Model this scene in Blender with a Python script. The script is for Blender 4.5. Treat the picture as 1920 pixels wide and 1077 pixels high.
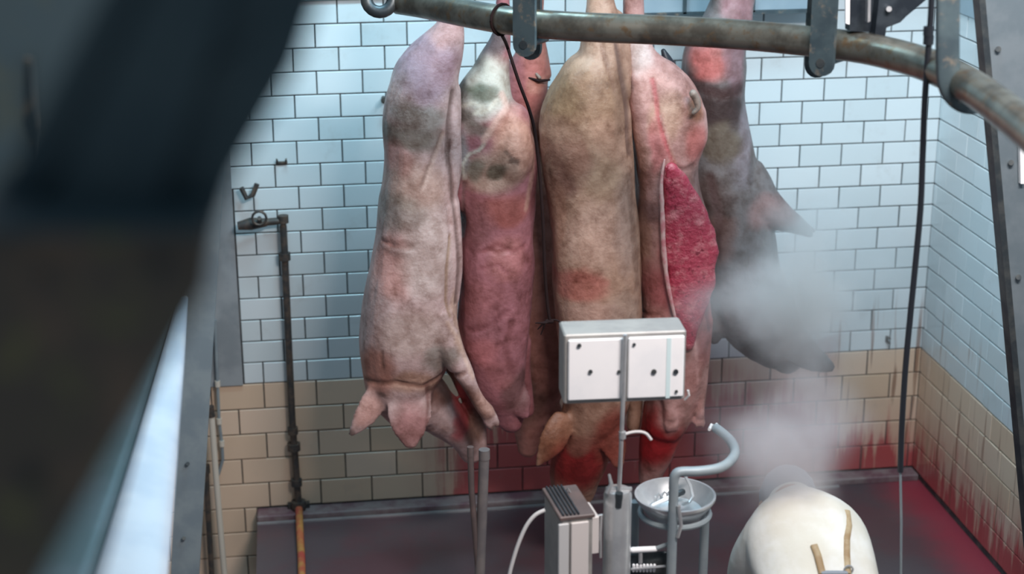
import bpy, math, random
from mathutils import Vector, Matrix, noise
random.seed(7)
for o in list(bpy.data.objects): bpy.data.objects.remove(o, do_unlink=True)
scn = bpy.context.scene
C = scn.collection
V = Vector

# ------------------------------------------------------------------ camera
FPX = 3091.3; PITCH = 0.31992; YAW = 0.134385; ROLL = -0.004755
CAM = V((0, 0, 3.368))
_F = V((math.sin(YAW)*math.cos(PITCH), math.cos(YAW)*math.cos(PITCH), -math.sin(PITCH)))
_R0 = V((math.cos(YAW), -math.sin(YAW), 0)); _U0 = _R0.cross(_F)
_R = _R0*math.cos(ROLL) + _U0*math.sin(ROLL); _U = _U0*math.cos(ROLL) - _R0*math.sin(ROLL)
cd = bpy.data.cameras.new('camera'); cam = bpy.data.objects.new('camera', cd); C.objects.link(cam)
cd.sensor_fit = 'HORIZONTAL'; cd.sensor_width = 36; cd.lens = 36*FPX/1920; cd.clip_start = 0.05
M = Matrix.Identity(4)
for i in range(3):
    M[i][0] = _R[i]; M[i][1] = _U[i]; M[i][2] = -_F[i]; M[i][3] = CAM[i]
cam.matrix_world = M
cd.dof.use_dof = True; cd.dof.focus_distance = 5.7; cd.dof.aperture_fstop = 1.9
scn.camera = cam

# ------------------------------------------------------------------ world and light
w = bpy.data.worlds.new('world'); scn.world = w; w.use_nodes = True
w.node_tree.nodes['Background'].inputs[0].default_value = (0.62, 0.72, 0.82, 1)
w.node_tree.nodes['Background'].inputs[1].default_value = 0.22
def area(name, loc, target, sx, sy, power, col):
    l = bpy.data.lights.new(name, 'AREA'); l.shape = 'RECTANGLE'; l.size = sx; l.size_y = sy
    l.energy = power; l.color = col
    o = bpy.data.objects.new(name, l); C.objects.link(o); o.location = loc
    o.rotation_euler = (V(target)-V(loc)).to_track_quat('-Z', 'Y').to_euler(); return o
area('ceiling_lamp_light', (2.0, 4.6, 4.4), (1.3, 6.4, 1.4), 1.6, 0.5, 78, (0.62, 0.86, 1.0))
area('wall_lamp_light', (0.3, 5.9, 3.9), (0.4, 6.95, 1.9), 1.0, 0.25, 52, (0.50, 0.84, 1.0))
area('rear_lamp_light', (1.6, 2.5, 4.2), (1.2, 6.0, 0.4), 1.3, 0.35, 150, (1.0, 0.90, 0.87))
scn.view_settings.view_transform = 'Standard'
scn.view_settings.look = 'None'
scn.view_settings.gamma = 1.0
scn.view_settings.use_curve_mapping = False
scn.view_settings.exposure = 0.0
scn.cycles.volume_bounces = 3

# ------------------------------------------------------------------ helpers
def ray(u, v): return (_F*FPX + _R*(u-960) - _U*(v-538.5))
def at(u, v, Y):
    d = ray(u, v); return CAM + d*(Y/d.y)
def atz(u, v, z):
    d = ray(u, v); return CAM + d*((z-CAM.z)/d.z)
def atx(u, v, x):
    d = ray(u, v); return CAM + d*((x-CAM.x)/d.x)
def mpp(p): return (p-CAM).dot(_F)/FPX      # metres for one pixel at a point

def lerp(a, b, t): return a+(b-a)*t

class MB:
    def __init__(s): s.v = []; s.f = []
    def add(s, vs, fs):
        b = len(s.v); s.v += [V(x) for x in vs]; s.f += [tuple(b+i for i in f) for f in fs]; return s
    def box(s, c, size, rot=None, ch=0.0):
        c = V(c); hx, hy, hz = [k/2 for k in size]
        if ch <= 0:
            vs = [V((x*hx, y*hy, z*hz)) for z in (-1, 1) for y in (-1, 1) for x in (-1, 1)]
            fs = [(0,2,3,1), (4,5,7,6), (0,1,5,4), (2,6,7,3), (0,4,6,2), (1,3,7,5)]
        else:
            vs = []; fs = []
            r = [(-hx+ch,-hy), (hx-ch,-hy), (hx,-hy+ch), (hx,hy-ch), (hx-ch,hy), (-hx+ch,hy), (-hx,hy-ch), (-hx,-hy+ch)]
            rings = [(-hz, ch), (-hz+ch, 0), (hz-ch, 0), (hz, ch)]
            for z, q in rings:
                for (x, y) in r:
                    vs.append(V((x*(1-q/hx), y*(1-q/hy), z)))
            for k in range(3):
                for i in range(8):
                    j = (i+1) % 8; fs.append((k*8+i, k*8+j, (k+1)*8+j, (k+1)*8+i))
            fs.append(tuple(range(7, -1, -1))); fs.append(tuple(range(24, 32)))
        if rot is not None: vs = [rot @ x for x in vs]
        return s.add([c+x for x in vs], fs)
    def tube(s, pts, rad, n=10, cap=True, e2=None, ry=None, power=2.0, round_end=False):
        """sweep; rad = half width (or list), ry = half depth along e2 (or list)"""
        pts = [V(p) for p in pts]; m = len(pts)
        ra = rad if isinstance(rad, (list, tuple)) else [rad]*m
        rb = ra if ry is None else (ry if isinstance(ry, (list, tuple)) else [ry]*m)
        if round_end:
            t0 = (pts[0]-pts[1]).normalized(); t1 = (pts[-1]-pts[-2]).normalized()
            q0 = []; q1 = []
            for a in (0.95, 0.8, 0.5):
                k = math.sqrt(1-a*a)
                q0.append((pts[0]+t0*min(ra[0], rb[0])*a, ra[0]*k, rb[0]*k)); q1.append((pts[-1]+t1*min(ra[-1], rb[-1])*a, ra[-1]*k, rb[-1]*k))
            pts = [x[0] for x in q0]+pts+[x[0] for x in reversed(q1)]
            ra = [x[1] for x in q0]+list(ra)+[x[1] for x in reversed(q1)]
            rb = [x[2] for x in q0]+list(rb)+[x[2] for x in reversed(q1)]; m = len(pts)
        vs = []; fs = []; prev = None
        for i in range(m):
            t = (pts[min(i+1, m-1)]-pts[max(i-1, 0)])
            if t.length < 1e-9: t = V((0, 0, 1))
            t.normalize()
            if e2 is not None:
                b = V(e2) - t*t.dot(V(e2))
                if b.length < 1e-4: b = V((0, 0, 1))
                b.normalize(); a = b.cross(t).normalized()
            else:
                if prev is None:
                    ref = V((0, 0, 1)) if abs(t.z) < 0.9 else V((1, 0, 0))
                    a = t.cross(ref).normalized()
                else:
                    a = (prev - t*t.dot(prev)).normalized()
                b = t.cross(a).normalized(); prev = a
            for k in range(n):
                th = 2*math.pi*k/n; c_, s_ = math.cos(th), math.sin(th)
                if power != 2.0:
                    c_ = math.copysign(abs(c_)**(2/power), c_); s_ = math.copysign(abs(s_)**(2/power), s_)
                vs.append(pts[i]+a*ra[i]*c_+b*rb[i]*s_)
        for i in range(m-1):
            for k in range(n):
                j = (k+1) % n; fs.append((i*n+k, i*n+j, (i+1)*n+j, (i+1)*n+k))
        if cap:
            fs.append(tuple(range(n-1, -1, -1))); fs.append(tuple((m-1)*n+k for k in range(n)))
        return s.add(vs, fs)
    def lathe(s, c, prof, n=28, ax=None):
        """profile of (r, h) round the axis"""
        c = V(c); vs = []; fs = []; rot = Matrix.Identity(3) if ax is None else V((0,0,1)).rotation_difference(V(ax).normalized()).to_matrix()
        for r, h in prof:
            for k in range(n):
                th = 2*math.pi*k/n; vs.append(c+rot @ V((r*math.cos(th), r*math.sin(th), h)))
        for i in range(len(prof)-1):
            for k in range(n):
                j = (k+1) % n; fs.append((i*n+k, i*n+j, (i+1)*n+j, (i+1)*n+k))
        fs.append(tuple(range(n-1, -1, -1))); fs.append(tuple((len(prof)-1)*n+k for k in range(n)))
        return s.add(vs, fs)
    def prism(s, poly, d):
        """closed polygon of 3-D points pushed along vector d"""
        n = len(poly); d = V(d); poly = [V(p) for p in poly]
        return s.add(poly+[p+d for p in poly], [tuple(range(n-1, -1, -1)), tuple(range(n, 2*n))]+[(i, (i+1) % n, n+(i+1) % n, n+i) for i in range(n)])
    def mesh(s, name):
        import bmesh
        me = bpy.data.meshes.new(name); me.from_pydata([tuple(x) for x in s.v], [], s.f)
        bm = bmesh.new(); bm.from_mesh(me); bmesh.ops.recalc_face_normals(bm, faces=bm.faces); bm.to_mesh(me); bm.free()
        return me
    def build(s, name, m, parent=None, smooth=False):
        me = s.mesh(name)
        o = bpy.data.objects.new(name, me); C.objects.link(o)
        if m: me.materials.append(m)
        if smooth:
            for p in me.polygons: p.use_smooth = True
            try: me.set_sharp_from_angle(angle=math.radians(40))
            except Exception: pass
        if parent is not None:
            o.parent = parent; o.matrix_parent_inverse = parent.matrix_world.inverted()
            if parent.type == 'EMPTY': o.matrix_parent_inverse = Matrix.Translation(-parent.location)
        return o

def tag(o, label, cat, group=None, kind=None):
    o['label'] = label; o['category'] = cat
    if group: o['group'] = group
    if kind: o['kind'] = kind
    return o
def thing(name, loc, label, cat, group=None, kind=None):
    o = bpy.data.objects.new(name, None); C.objects.link(o); o.location = loc; o.empty_display_size = 0.05
    return tag(o, label, cat, group, kind)

def spline(keys, sub=5):
    """Catmull-Rom through tuples"""
    out = []; n = len(keys)
    for i in range(n-1):
        p0 = keys[max(i-1, 0)]; p1 = keys[i]; p2 = keys[i+1]; p3 = keys[min(i+2, n-1)]
        for k in range(sub):
            t = k/sub
            out.append(tuple(0.5*((2*b)+(c-a)*t+(2*a-5*b+4*c-d)*t*t+(-a+3*b-3*c+d)*t**3) for a, b, c, d in zip(p0, p1, p2, p3)))
    out.append(tuple(keys[-1])); return out

# ------------------------------------------------------------------ materials
def nodes(name):
    m = bpy.data.materials.new(name); m.use_nodes = True; nt = m.node_tree
    return m, nt, nt.nodes['Principled BSDF']
def N(nt, t, **kw):
    n = nt.nodes.new(t)
    for k, v in kw.items(): setattr(n, k, v)
    return n
def noise_node(nt, vec, scale, detail=4, rough=0.6, dim='3D'):
    n = N(nt, 'ShaderNodeTexNoise'); n.inputs['Scale'].default_value = scale; n.inputs['Detail'].default_value = detail
    n.inputs['Roughness'].default_value = rough
    if vec is not None: nt.links.new(vec, n.inputs['Vector'])
    return n.outputs['Fac']
def ramp(nt, fac, a, b, smooth=True):
    n = N(nt, 'ShaderNodeMapRange'); n.interpolation_type = 'SMOOTHSTEP' if smooth else 'LINEAR'
    n.inputs['From Min'].default_value = a; n.inputs['From Max'].default_value = b
    nt.links.new(fac, n.inputs['Value']); return n.outputs['Result']
def math_(nt, op, a, b=None):
    n = N(nt, 'ShaderNodeMath', operation=op)
    for i, x in enumerate((a, b)):
        if x is None: continue
        if isinstance(x, (int, float)): n.inputs[i].default_value = x
        else: nt.links.new(x, n.inputs[i])
    return n.outputs[0]
def mix(nt, fac, a, b):
    n = N(nt, 'ShaderNodeMix', data_type='RGBA')
    if isinstance(fac, (int, float)): n.inputs['Factor'].default_value = fac
    else: nt.links.new(fac, n.inputs['Factor'])
    for s, x in (('A', a), ('B', b)):
        i = [q for q in n.inputs if q.name == s and q.type == 'RGBA'][0]
        if isinstance(x, tuple): i.default_value = (*x[:3], 1)
        else: nt.links.new(x, i)
    return [q for q in n.outputs if q.type == 'RGBA'][0]
def bump(nt, bs, h, strength=0.2, dist=0.01):
    n = N(nt, 'ShaderNodeBump'); n.inputs['Strength'].default_value = strength; n.inputs['Distance'].default_value = dist
    nt.links.new(h, n.inputs['Height']); nt.links.new(n.outputs[0], bs.inputs['Normal'])
def mat(name, col, rough=0.5, metal=0.0, col2=None, scale=8.0, lo=0.4, hi=0.65, bstr=0.0, col3=None, spec=0.5):
    m, nt, bs = nodes(name)
    tc = N(nt, 'ShaderNodeNewGeometry').outputs['Position']
    bs.inputs['Roughness'].default_value = rough; bs.inputs['Metallic'].default_value = metal
    bs.inputs['Specular IOR Level'].default_value = spec
    c = col
    if col2 is not None:
        f = ramp(nt, noise_node(nt, tc, scale), lo, hi); c = mix(nt, f, col, col2)
    if col3 is not None:
        f = ramp(nt, noise_node(nt, tc, scale*2.7, 6), 0.52, 0.7); c = mix(nt, f, c, col3)
    if isinstance(c, tuple): bs.inputs['Base Color'].default_value = (*c, 1)
    else: nt.links.new(c, bs.inputs['Base Color'])
    if bstr: bump(nt, bs, noise_node(nt, tc, scale*4, 6), bstr, 0.006)
    return m

WX = 2.887; WY = 6.958; ZB = 0.645; TW = 0.194; TH = 0.1; BH = 0.122; BW = 0.234
def sepxyz(nt):
    g = N(nt, 'ShaderNodeNewGeometry'); s = N(nt, 'ShaderNodeSeparateXYZ'); nt.links.new(g.outputs['Position'], s.inputs[0])
    return g.outputs['Position'], s.outputs[0], s.outputs[1], s.outputs[2]
def stretched(nt, pos, sx, sy, sz):
    n = N(nt, 'ShaderNodeMapping'); n.inputs['Scale'].default_value = (sx, sy, sz); nt.links.new(pos, n.inputs['Vector']); return n.outputs[0]
def wall_stains(nt, col):
    """dried blood runs and splashes low on the wall, soot and rust in thin runs above"""
    pos, x, y, z = sepxyz(nt)
    drip = noise_node(nt, stretched(nt, pos, 30, 30, 1.6), 1.0, 5, 0.65)
    blot = noise_node(nt, pos, 2.6, 5, 0.6)
    # splash zone: strongest between the carcasses and the corner, low on the wall
    side = math_(nt, 'MULTIPLY', ramp(nt, x, 2.2, 2.6), 0.26)
    zone_z = ramp(nt, math_(nt, 'ADD', math_(nt, 'ADD', z, side), math_(nt, 'MULTIPLY', blot, 0.5)), 0.96, 0.36)
    zone_x = ramp(nt, math_(nt, 'ADD', x, math_(nt, 'MULTIPLY', blot, 0.4)), 0.62, 1.05)
    zone = math_(nt, 'MULTIPLY', zone_z, zone_x)
    runs = ramp(nt, math_(nt, 'ADD', drip, math_(nt, 'MULTIPLY', zone, 0.35)), 0.56, 0.74)
    f = math_(nt, 'MULTIPLY', math_(nt, 'ADD', math_(nt, 'MULTIPLY', zone, 0.58), math_(nt, 'MULTIPLY', math_(nt, 'MULTIPLY', runs, zone_x), math_(nt, 'MULTIPLY', ramp(nt, math_(nt, 'ADD', z, side), 0.78, 0.30), 0.8))), 1.0)
    f = math_(nt, 'MINIMUM', f, 0.9)
    c = mix(nt, f, col, (0.42, 0.045, 0.06))
    # grey pink splash with a clear upper edge by the corner side
    e = math_(nt, 'ADD', z, math_(nt, 'MULTIPLY', math_(nt, 'SINE', math_(nt, 'MULTIPLY', x, 9.0)), 0.025))
    edge = math_(nt, 'MULTIPLY', ramp(nt, e, 0.745, 0.72), math_(nt, 'MULTIPLY', ramp(nt, x, 1.72, 1.82), ramp(nt, x, 2.52, 2.42)))
    c = mix(nt, math_(nt, 'MULTIPLY', edge, 0.5), c, (0.36, 0.16, 0.18))
    run2 = noise_node(nt, stretched(nt, pos, 34, 34, 1.6), 1.0, 2, 0.5)
    f2 = math_(nt, 'MULTIPLY', ramp(nt, run2, 0.6, 0.68), math_(nt, 'MULTIPLY', ramp(nt, z, 0.98, 0.72), ramp(nt, x, 2.05, 2.35)))
    c = mix(nt, math_(nt, 'MULTIPLY', f2, 0.75), c, (0.22, 0.11, 0.07))
    dirt = ramp(nt, noise_node(nt, pos, 5.0, 6, 0.7), 0.55, 0.8)
    return mix(nt, math_(nt, 'MULTIPLY', dirt, 0.3), c, (0.33, 0.30, 0.27))
def tile_mat(name, a, b, rough):
    m, nt, bs = nodes(name)
    oi = N(nt, 'ShaderNodeObjectInfo').outputs['Random']
    c = mix(nt, oi, a, b); c = wall_stains(nt, c)
    nt.links.new(c, bs.inputs['Base Color']); bs.inputs['Roughness'].default_value = rough
    bs.inputs['Coat Weight'].default_value = 0.25; bs.inputs['Coat Roughness'].default_value = 0.12
    bump(nt, bs, noise_node(nt, N(nt, 'ShaderNodeNewGeometry').outputs['Position'], 14, 3), 0.12, 0.004)
    return m
M_white = tile_mat('white_glaze', (0.60, 0.69, 0.72), (0.69, 0.77, 0.80), 0.3)
M_yellow = tile_mat('yellow_glaze', (0.66, 0.50, 0.36), (0.74, 0.58, 0.45), 0.35)
M_grout = mat('grout', (0.055, 0.06, 0.065), 0.9, col2=(0.12, 0.115, 0.11), scale=20)
M_plaster = mat('plaster', (0.30, 0.33, 0.35), 0.8, col2=(0.22, 0.25, 0.27), scale=5, bstr=0.15)
M_paint = mat('blue_grey_paint', (0.26, 0.36, 0.43), 0.5, col2=(0.32, 0.42, 0.48), scale=3)
M_steel = mat('galvanised_steel', (0.07, 0.105, 0.12), 0.5, 0.3, col2=(0.045, 0.07, 0.085), scale=9, col3=(0.22, 0.19, 0.15), bstr=0.08)
M_rail = mat('worn_rail_steel', (0.26, 0.25, 0.21), 0.32, 0.8, col2=(0.13, 0.12, 0.10), scale=9, col3=(0.22, 0.15, 0.09), bstr=0.06)
M_dsteel = mat('dark_steel', (0.055, 0.07, 0.08), 0.45, 0.6, col2=(0.11, 0.12, 0.12), scale=12)
M_pipe = mat('rusty_black_pipe', (0.06, 0.06, 0.06), 0.55, 0.4, col2=(0.13, 0.10, 0.08), scale=25)
M_black = mat('black_rubber', (0.018, 0.022, 0.03), 0.45)
M_blacksteel = mat('black_painted_steel', (0.012, 0.018, 0.026), 0.4, 0.2, col2=(0.03, 0.04, 0.05), scale=14)
M_stain = mat('stainless', (0.60, 0.62, 0.63), 0.28, 0.6, col2=(0.48, 0.50, 0.52), scale=10)
M_enamel = mat('white_enamel', (0.90, 0.91, 0.92), 0.35, col2=(0.84, 0.86, 0.88), scale=6)
M_cream = mat('cream_plastic', (0.62, 0.58, 0.50), 0.45)
M_greybox = mat('grey_box_steel', (0.40, 0.39, 0.37), 0.5, 0.3, col2=(0.32, 0.31, 0.30), scale=8)
M_brown = mat('brown_cover', (0.115, 0.085, 0.08), 0.5, col2=(0.16, 0.11, 0.10), scale=12)
M_cord = mat('blood_dark_cord', (0.022, 0.012, 0.012), 0.9, spec=0.1)
M_cable = mat('white_cable', (0.70, 0.70, 0.70), 0.4)
M_rustpipe = mat('yellow_rust_pipe', (0.45, 0.25, 0.07), 0.5, col2=(0.42, 0.07, 0.05), scale=9, lo=0.35, hi=0.6)
M_floor, nt, bs = nodes('wet_floor')
pos, x, y, z = sepxyz(nt)
f1 = ramp(nt, noise_node(nt, pos, 2.2, 6), 0.4, 0.62)
c = mix(nt, f1, (0.085, 0.068, 0.078), (0.105, 0.055, 0.066))
red = math_(nt, 'MULTIPLY', ramp(nt, math_(nt, 'ADD', x, math_(nt, 'MULTIPLY', noise_node(nt, pos, 6, 4), 0.15)), 2.66, 2.92), 0.75)
c = mix(nt, red, c, (0.36, 0.035, 0.06))
nt.links.new(c, bs.inputs['Base Color']); bs.inputs['Roughness'].default_value = 0.4
bump(nt, bs, noise_node(nt, pos, 9, 5), 0.15, 0.01)
M_kerb = mat('kerb_concrete', (0.25, 0.20, 0.20), 0.6, col2=(0.15, 0.07, 0.09), scale=7, bstr=0.1)

# ------------------------------------------------------------------ the room
def struct(o, label, cat): return tag(o, label, cat, kind='structure')
XS = at(485, 1000, WY).x          # where the raised floor ends on the left
XT = at(448, 560, WY).x           # left end of the white tiling
XL = at(330, 700, WY).x - 0.5
ZLOW = -0.62
fl = MB().box(((XS+4.0)/2, WY/2, -0.15), (4.0-XS, WY, 0.3)).build('floor', M_floor)
struct(fl, 'dark wet blood-stained raised floor under the hanging carcasses', 'floor')
f2 = MB().box(((XS+XL-1.2)/2, WY/2, ZLOW-0.05), (XS-XL+1.2, WY, 0.1)).build('floor', M_kerb)
struct(f2, 'sunken grey floor at the foot of the pipes on the left', 'floor')
WTOP = 3.6
wb = MB().box(((XL-1.2+4.0)/2, WY+0.10, (WTOP+ZLOW)/2), (4.0-XL+1.2, 0.19, WTOP-ZLOW)).build('wall_back', M_grout)
struct(wb, 'tiled rear wall, white glazed courses above yellowed lower courses', 'wall')
wr = MB().box((WX+0.105, 3.4, WTOP/2-0.1), (0.2, 6.96, WTOP+0.2)).build('wall_right', M_grout)
struct(wr, 'tiled side wall receding along the right edge', 'wall')

def tile_mesh(wd, h, axis, name):
    g = 0.0058; mb = MB(); t = 0.008; ch = 0.0022
    a, b = (wd-(g if axis == 'back' else 0.003))/2, (h-g)/2
    if axis == 'back':
        P = lambda x, z, d: V((x, -d, z))
    else:
        P = lambda x, z, d: V((-d, x, z))
    o_ = [P(-a,-b,0), P(a,-b,0), P(a,b,0), P(-a,b,0)]
    m_ = [P(-a,-b,t-ch), P(a,-b,t-ch), P(a,b,t-ch), P(-a,b,t-ch)]
    i_ = [P(-a+ch,-b+ch,t), P(a-ch,-b+ch,t), P(a-ch,b-ch,t), P(-a+ch,b-ch,t)]
    fs = [(8,9,10,11), (3,2,1,0)]
    for k in range(4):
        j = (k+1) % 4; fs += [(k, j, 4+j, 4+k), (4+k, 4+j, 8+j, 8+k)]
    return mb.add(o_+m_+i_, fs).mesh(name)
TM = {}
def lay(parent, name, axis, lo, hi, z, h, wd, off, m, count):
    """one course of tiles between lo and hi, cut at both ends"""
    k = math.floor((lo-off)/wd)
    while True:
        a = off+k*wd; b = a+wd; k += 1
        if a >= hi-0.012: break
        a = max(a, lo); b = min(b, hi)
        if b-a < 0.02: continue
        key = (axis, name, round(b-a, 3), round(h, 3))
        if key not in TM:
            TM[key] = tile_mesh(b-a, h, axis, name); TM[key].materials.append(m)
        o = bpy.data.objects.new(name, TM[key]); C.objects.link(o)
        c = (a+b)/2; j = random.uniform(-0.0012, 0.0012)
        o.location = (c, WY+0.004+j, z+h/2) if axis == 'back' else (WX+0.004+j, c, z+h/2)
        o.rotation_euler = (random.uniform(-.006, .006), 0, random.uniform(-.006, .006)) if axis == 'back' else (0, random.uniform(-.006, .006), random.uniform(-.006, .006))
        o.parent = parent
        count[0] += 1
cnt = [0]
for r in range(17):
    off = WX-(0.062 if r % 2 else 0.159)
    hi = WX
    lo = XT if r < 9 else XT-0.25
    lay(wb, 'white_tile', 'back', lo, hi, ZB+r*TH, TH, TW, off, M_white, cnt)
for r in range(5):
    lay(wb, 'yellow_tile', 'back', XL+0.12, WX, ZB-(r+1)*BH, BH, BW, 0.05+(r % 2)*BW/2, M_yellow, cnt)
for r in range(5, 10):
    lay(wb, 'yellow_tile', 'back', XL+0.12, XS, ZB-(r+1)*BH, BH, BW, 0.05+(r % 2)*BW/2, M_yellow, cnt)
YN = 4.75
for r in range(16):
    lay(wr, 'white_tile', 'right', YN, WY-0.004, ZB+r*TH, TH, TW, 0.03+(r % 2)*TW/2, M_white, cnt)
for r in range(5):
    lay(wr, 'yellow_tile', 'right', YN, WY-0.004, ZB-(r+1)*BH, BH, BW, 0.05+(r % 2)*BW/2, M_yellow, cnt)
# bare plaster left of the tiling, painted wall above the tiles
pz = ZB+9*TH
pp = MB().box(((XT+XL-1.2)/2-0.004, WY, (ZB+WTOP)/2), (XT-XL+1.2, 0.03, WTOP-ZB)).build('plaster_panel', M_plaster, wb)
ZT = ZB+17*TH+0.003
MB().box(((XT+0.04+4.0)/2, WY-0.004, (ZT+WTOP)/2), (4.0-XT-0.04, 0.03, WTOP-ZT)).build('painted_band', M_paint, wb)
ZR = ZB+16*TH+0.003
MB().box((WX-0.004, 3.4, (ZR+WTOP)/2), (0.03, 6.9, WTOP-ZR)).build('painted_band', M_paint, wr)
MB().box((WX-0.002, YN/2-0.01, ZR/2), (0.03, YN-0.02, ZR)).build('plaster_panel', M_plaster, wr)
# kerb with a pale joint
kb = MB().box(((XS+WX)/2, WY-0.045, 0.014), (WX-XS, 0.09, 0.034), ch=0.005).build('trim_1', M_kerb)
struct(kb, 'low concrete kerb along the foot of the rear wall', 'kerb')
MB().box(((XS+WX)/2-0.2, WY-0.105, 0.004), (WX-XS-0.4, 0.012, 0.008)).build('joint_strip', M_stain, kb)

# ------------------------------------------------------------------ overhead rail and hangers
ZR_ = 2.52
keys = [(748, 2), (800, 10), (880, 26), (980, 42), (1100, 51), (1250, 57), (1400, 66), (1540, 80), (1640, 94), (1740, 122), (1820, 162), (1925, 240), (2060, 365), (2230, 560), (2420, 840)]
rail_pts = [V(p) for p in spline([tuple(atz(u, v, ZR_)) for u, v in keys], 5)]
rail = thing('overhead_rail', rail_pts[0], 'worn tubular steel rail crossing the top and bending towards the right', 'rail')
MB().tube(rail_pts, 0.046, 16).build('tube', M_rail, rail, True)
# rolled eye at the left end
ec = at(712, -2, rail_pts[0].y-0.02)
ring = [ec+(_R*math.cos(a)+_U*math.sin(a))*0.045 for a in [2*math.pi*k/20 for k in range(21)]]
MB().tube(ring, 0.022, 10, cap=False).build('end_eye', M_dsteel, rail, True)
def railpt(u):
    best = None
    for i in range(len(rail_pts)-1):
        a, b = rail_pts[i], rail_pts[i+1]
        for k in range(6):
            p = a.lerp(b, k/6); d = p-CAM
            uu = 960+FPX*d.dot(_R)/d.dot(_F)
            if best is None or abs(uu-u) < best[0]: best = (abs(uu-u), p, (b-a).normalized())
    return best[1], best[2]
def strap(u, wd, low, side, m, name, parent, rnd=True, high=3.5, du=0.0):
    """flat bar beside the rail, hanging from above"""
    p, t = railpt(u); t = V((t.x, t.y, 0)).normalized(); nrm = V((t.y, -t.x, 0))*side
    if (nrm.y > 0) == (side > 0): pass
    c = p+nrm*0.058+t*du
    poly = [c+t*wd/2+V((0,0,high-c.z)), c-t*wd/2+V((0,0,high-c.z)), c-t*wd/2-V((0,0,low-wd/2))]
    if rnd:
        for k in range(1, 8):
            a = math.pi+math.pi*k/8; poly.append(c+t*math.cos(a)*wd/2+V((0,0,-low+wd/2+math.sin(a)*wd/2)))
    poly.append(c+t*wd/2-V((0,0,low-wd/2)))
    return MB().prism(poly, nrm*0.014).build(name, m, parent)
def hanger(u, label, wd, low, dback):
    p, t = railpt(u)
    h = thing('rail_hanger', p, label, 'hanger', 'hangers of the overhead rail')
    strap(u, wd, low, 1, M_steel, 'front_strap', h)
    strap(u, wd, low+.035, -1, M_dsteel, 'rear_strap', h, du=dback)
    tt = V((t.x, t.y, 0)).normalized(); nn = V((tt.y, -tt.x, 0))
    q = p-V((0,0,low-wd/2)); MB().tube([q-nn*0.075, q+nn*0.075], 0.014, 10).build('bolt', M_dsteel, h, True)
    return h
hanger(1002, 'grey flat-bar rail hanger above the pink hind leg', 0.078, 0.095, -0.05)
hanger(1561, 'grey twin-strap rail hanger with rounded ends beside the black carriage', 0.078, 0.085, -0.085)
p, t = railpt(1790)
hk = thing('rail_hanger', p, 'grey hooked rail hanger curling under the rail on the right', 'hanger', 'hangers of the overhead rail')
Yh = p.y-0.085
hp = spline([tuple(at(1777, -160, Yh)), tuple(at(1777, 0, Yh)), tuple(at(1777, 120, Yh)), tuple(at(1783, 165, Yh+0.01)), tuple(at(1806, 190, Yh+0.04)), tuple(at(1838, 190, Yh+0.08)), tuple(at(1856, 168, Yh+0.11))], 6)
MB().tube(hp, 0.030, 16, e2=(0, 1, 0), ry=0.013, power=5).build('hook_bar', M_steel, hk, True)
MB().tube([at(1808, 166, Yh-0.02), at(1808, 166, Yh+0.1)], 0.008, 8).build('pin', M_stain, hk, True)

# carriage hanging on the rail, black plates
cg = thing('trolley_carriage', at(1660, 40, 5.05), 'black steel trolley carriage sitting on the rail near the corner', 'trolley')
yc = railpt(1650)[0].y
def plate(uv, Y, d, m, name, par): return MB().prism([at(a, b, Y) for a, b in uv], (0, d, 0)).build(name, m, par)
plate([(1593, -60), (1650, -60), (1650, 62), (1593, 58)], yc+0.06, 0.04, M_blacksteel, 'side_plate', cg)
plate([(1655, -60), (1745, -60), (1742, -5), (1700, 30), (1688, 42), (1662, 52), (1658, 80), (1640, 70)], yc+0.02, 0.05, M_blacksteel, 'bracket', cg)
plate([(1586, -60), (1594, -60), (1593, 46), (1586, 44)], yc+0.05, 0.01, M_enamel, 'edge_strip', cg)
plate([(1628, -10), (1633, -10), (1632, 40), (1627, 42)], yc+0.01, 0.02, M_stain, 'guide_pin', cg)
MB().tube([at(1667, 17, yc+0.0), at(1667, 17, yc+0.03)], 0.008, 10).build('bolt', M_stain, cg, True)

# pale duct behind the rail along the top of the wall
duct = thing('wall_duct', at(1350, 0, WY-0.1), 'blue-grey sheet metal duct behind the top of the rail', 'duct')
a = at(1192, 30, WY-0.12); b = at(1536, 30, WY-0.12)
MB().box(((a.x+b.x)/2, WY-0.085, a.z+0.2), (b.x-a.x, 0.14, 0.4), ch=0.008).build('casing', M_paint, duct)
MB().box(((a.x+b.x)/2, WY-0.16, a.z+0.01), (b.x-a.x+0.01, 0.012, 0.016)).build('bottom_flange', M_steel, duct)
for q in (0.25, 0.62): MB().box((lerp(a.x, b.x, q), WY-0.16, a.z+0.2), (0.015, 0.012, 0.38)).build('seam', M_steel, duct)

# frame legs
def slant(name, edge_l, edge_r, Y, d, m, label, cat):
    pts = [at(*edge_l[0], Y), at(*edge_l[1], Y), at(*edge_r[1], Y), at(*edge_r[0], Y)]
    o = thing(name, pts[1], label, cat); MB().prism(pts, (0, d, 0)).build('column', m, o); return o
M_leg = mat('grey_painted_steel', (0.23, 0.28, 0.31), 0.45, 0.1, col2=(0.29, 0.34, 0.36), scale=7, bstr=0.06)
M_rleg = mat('dark_grey_painted_steel', (0.13, 0.17, 0.195), 0.5, 0.1, col2=(0.17, 0.21, 0.235), scale=7, bstr=0.06)
lg = slant('frame_leg', [(1832, -110), (1985, 1560)], [(1985, -110), (2170, 1560)], 4.6, 0.035, M_rleg, 'grey slanted steel frame leg at the right edge', 'frame leg')
MB().prism([at(1826, -110, 4.585), at(1979, 1560, 4.585), at(1989, 1560, 4.585), at(1838, -110, 4.585)], (0, 0.05, 0)).build('flange', M_dsteel, lg)
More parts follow.
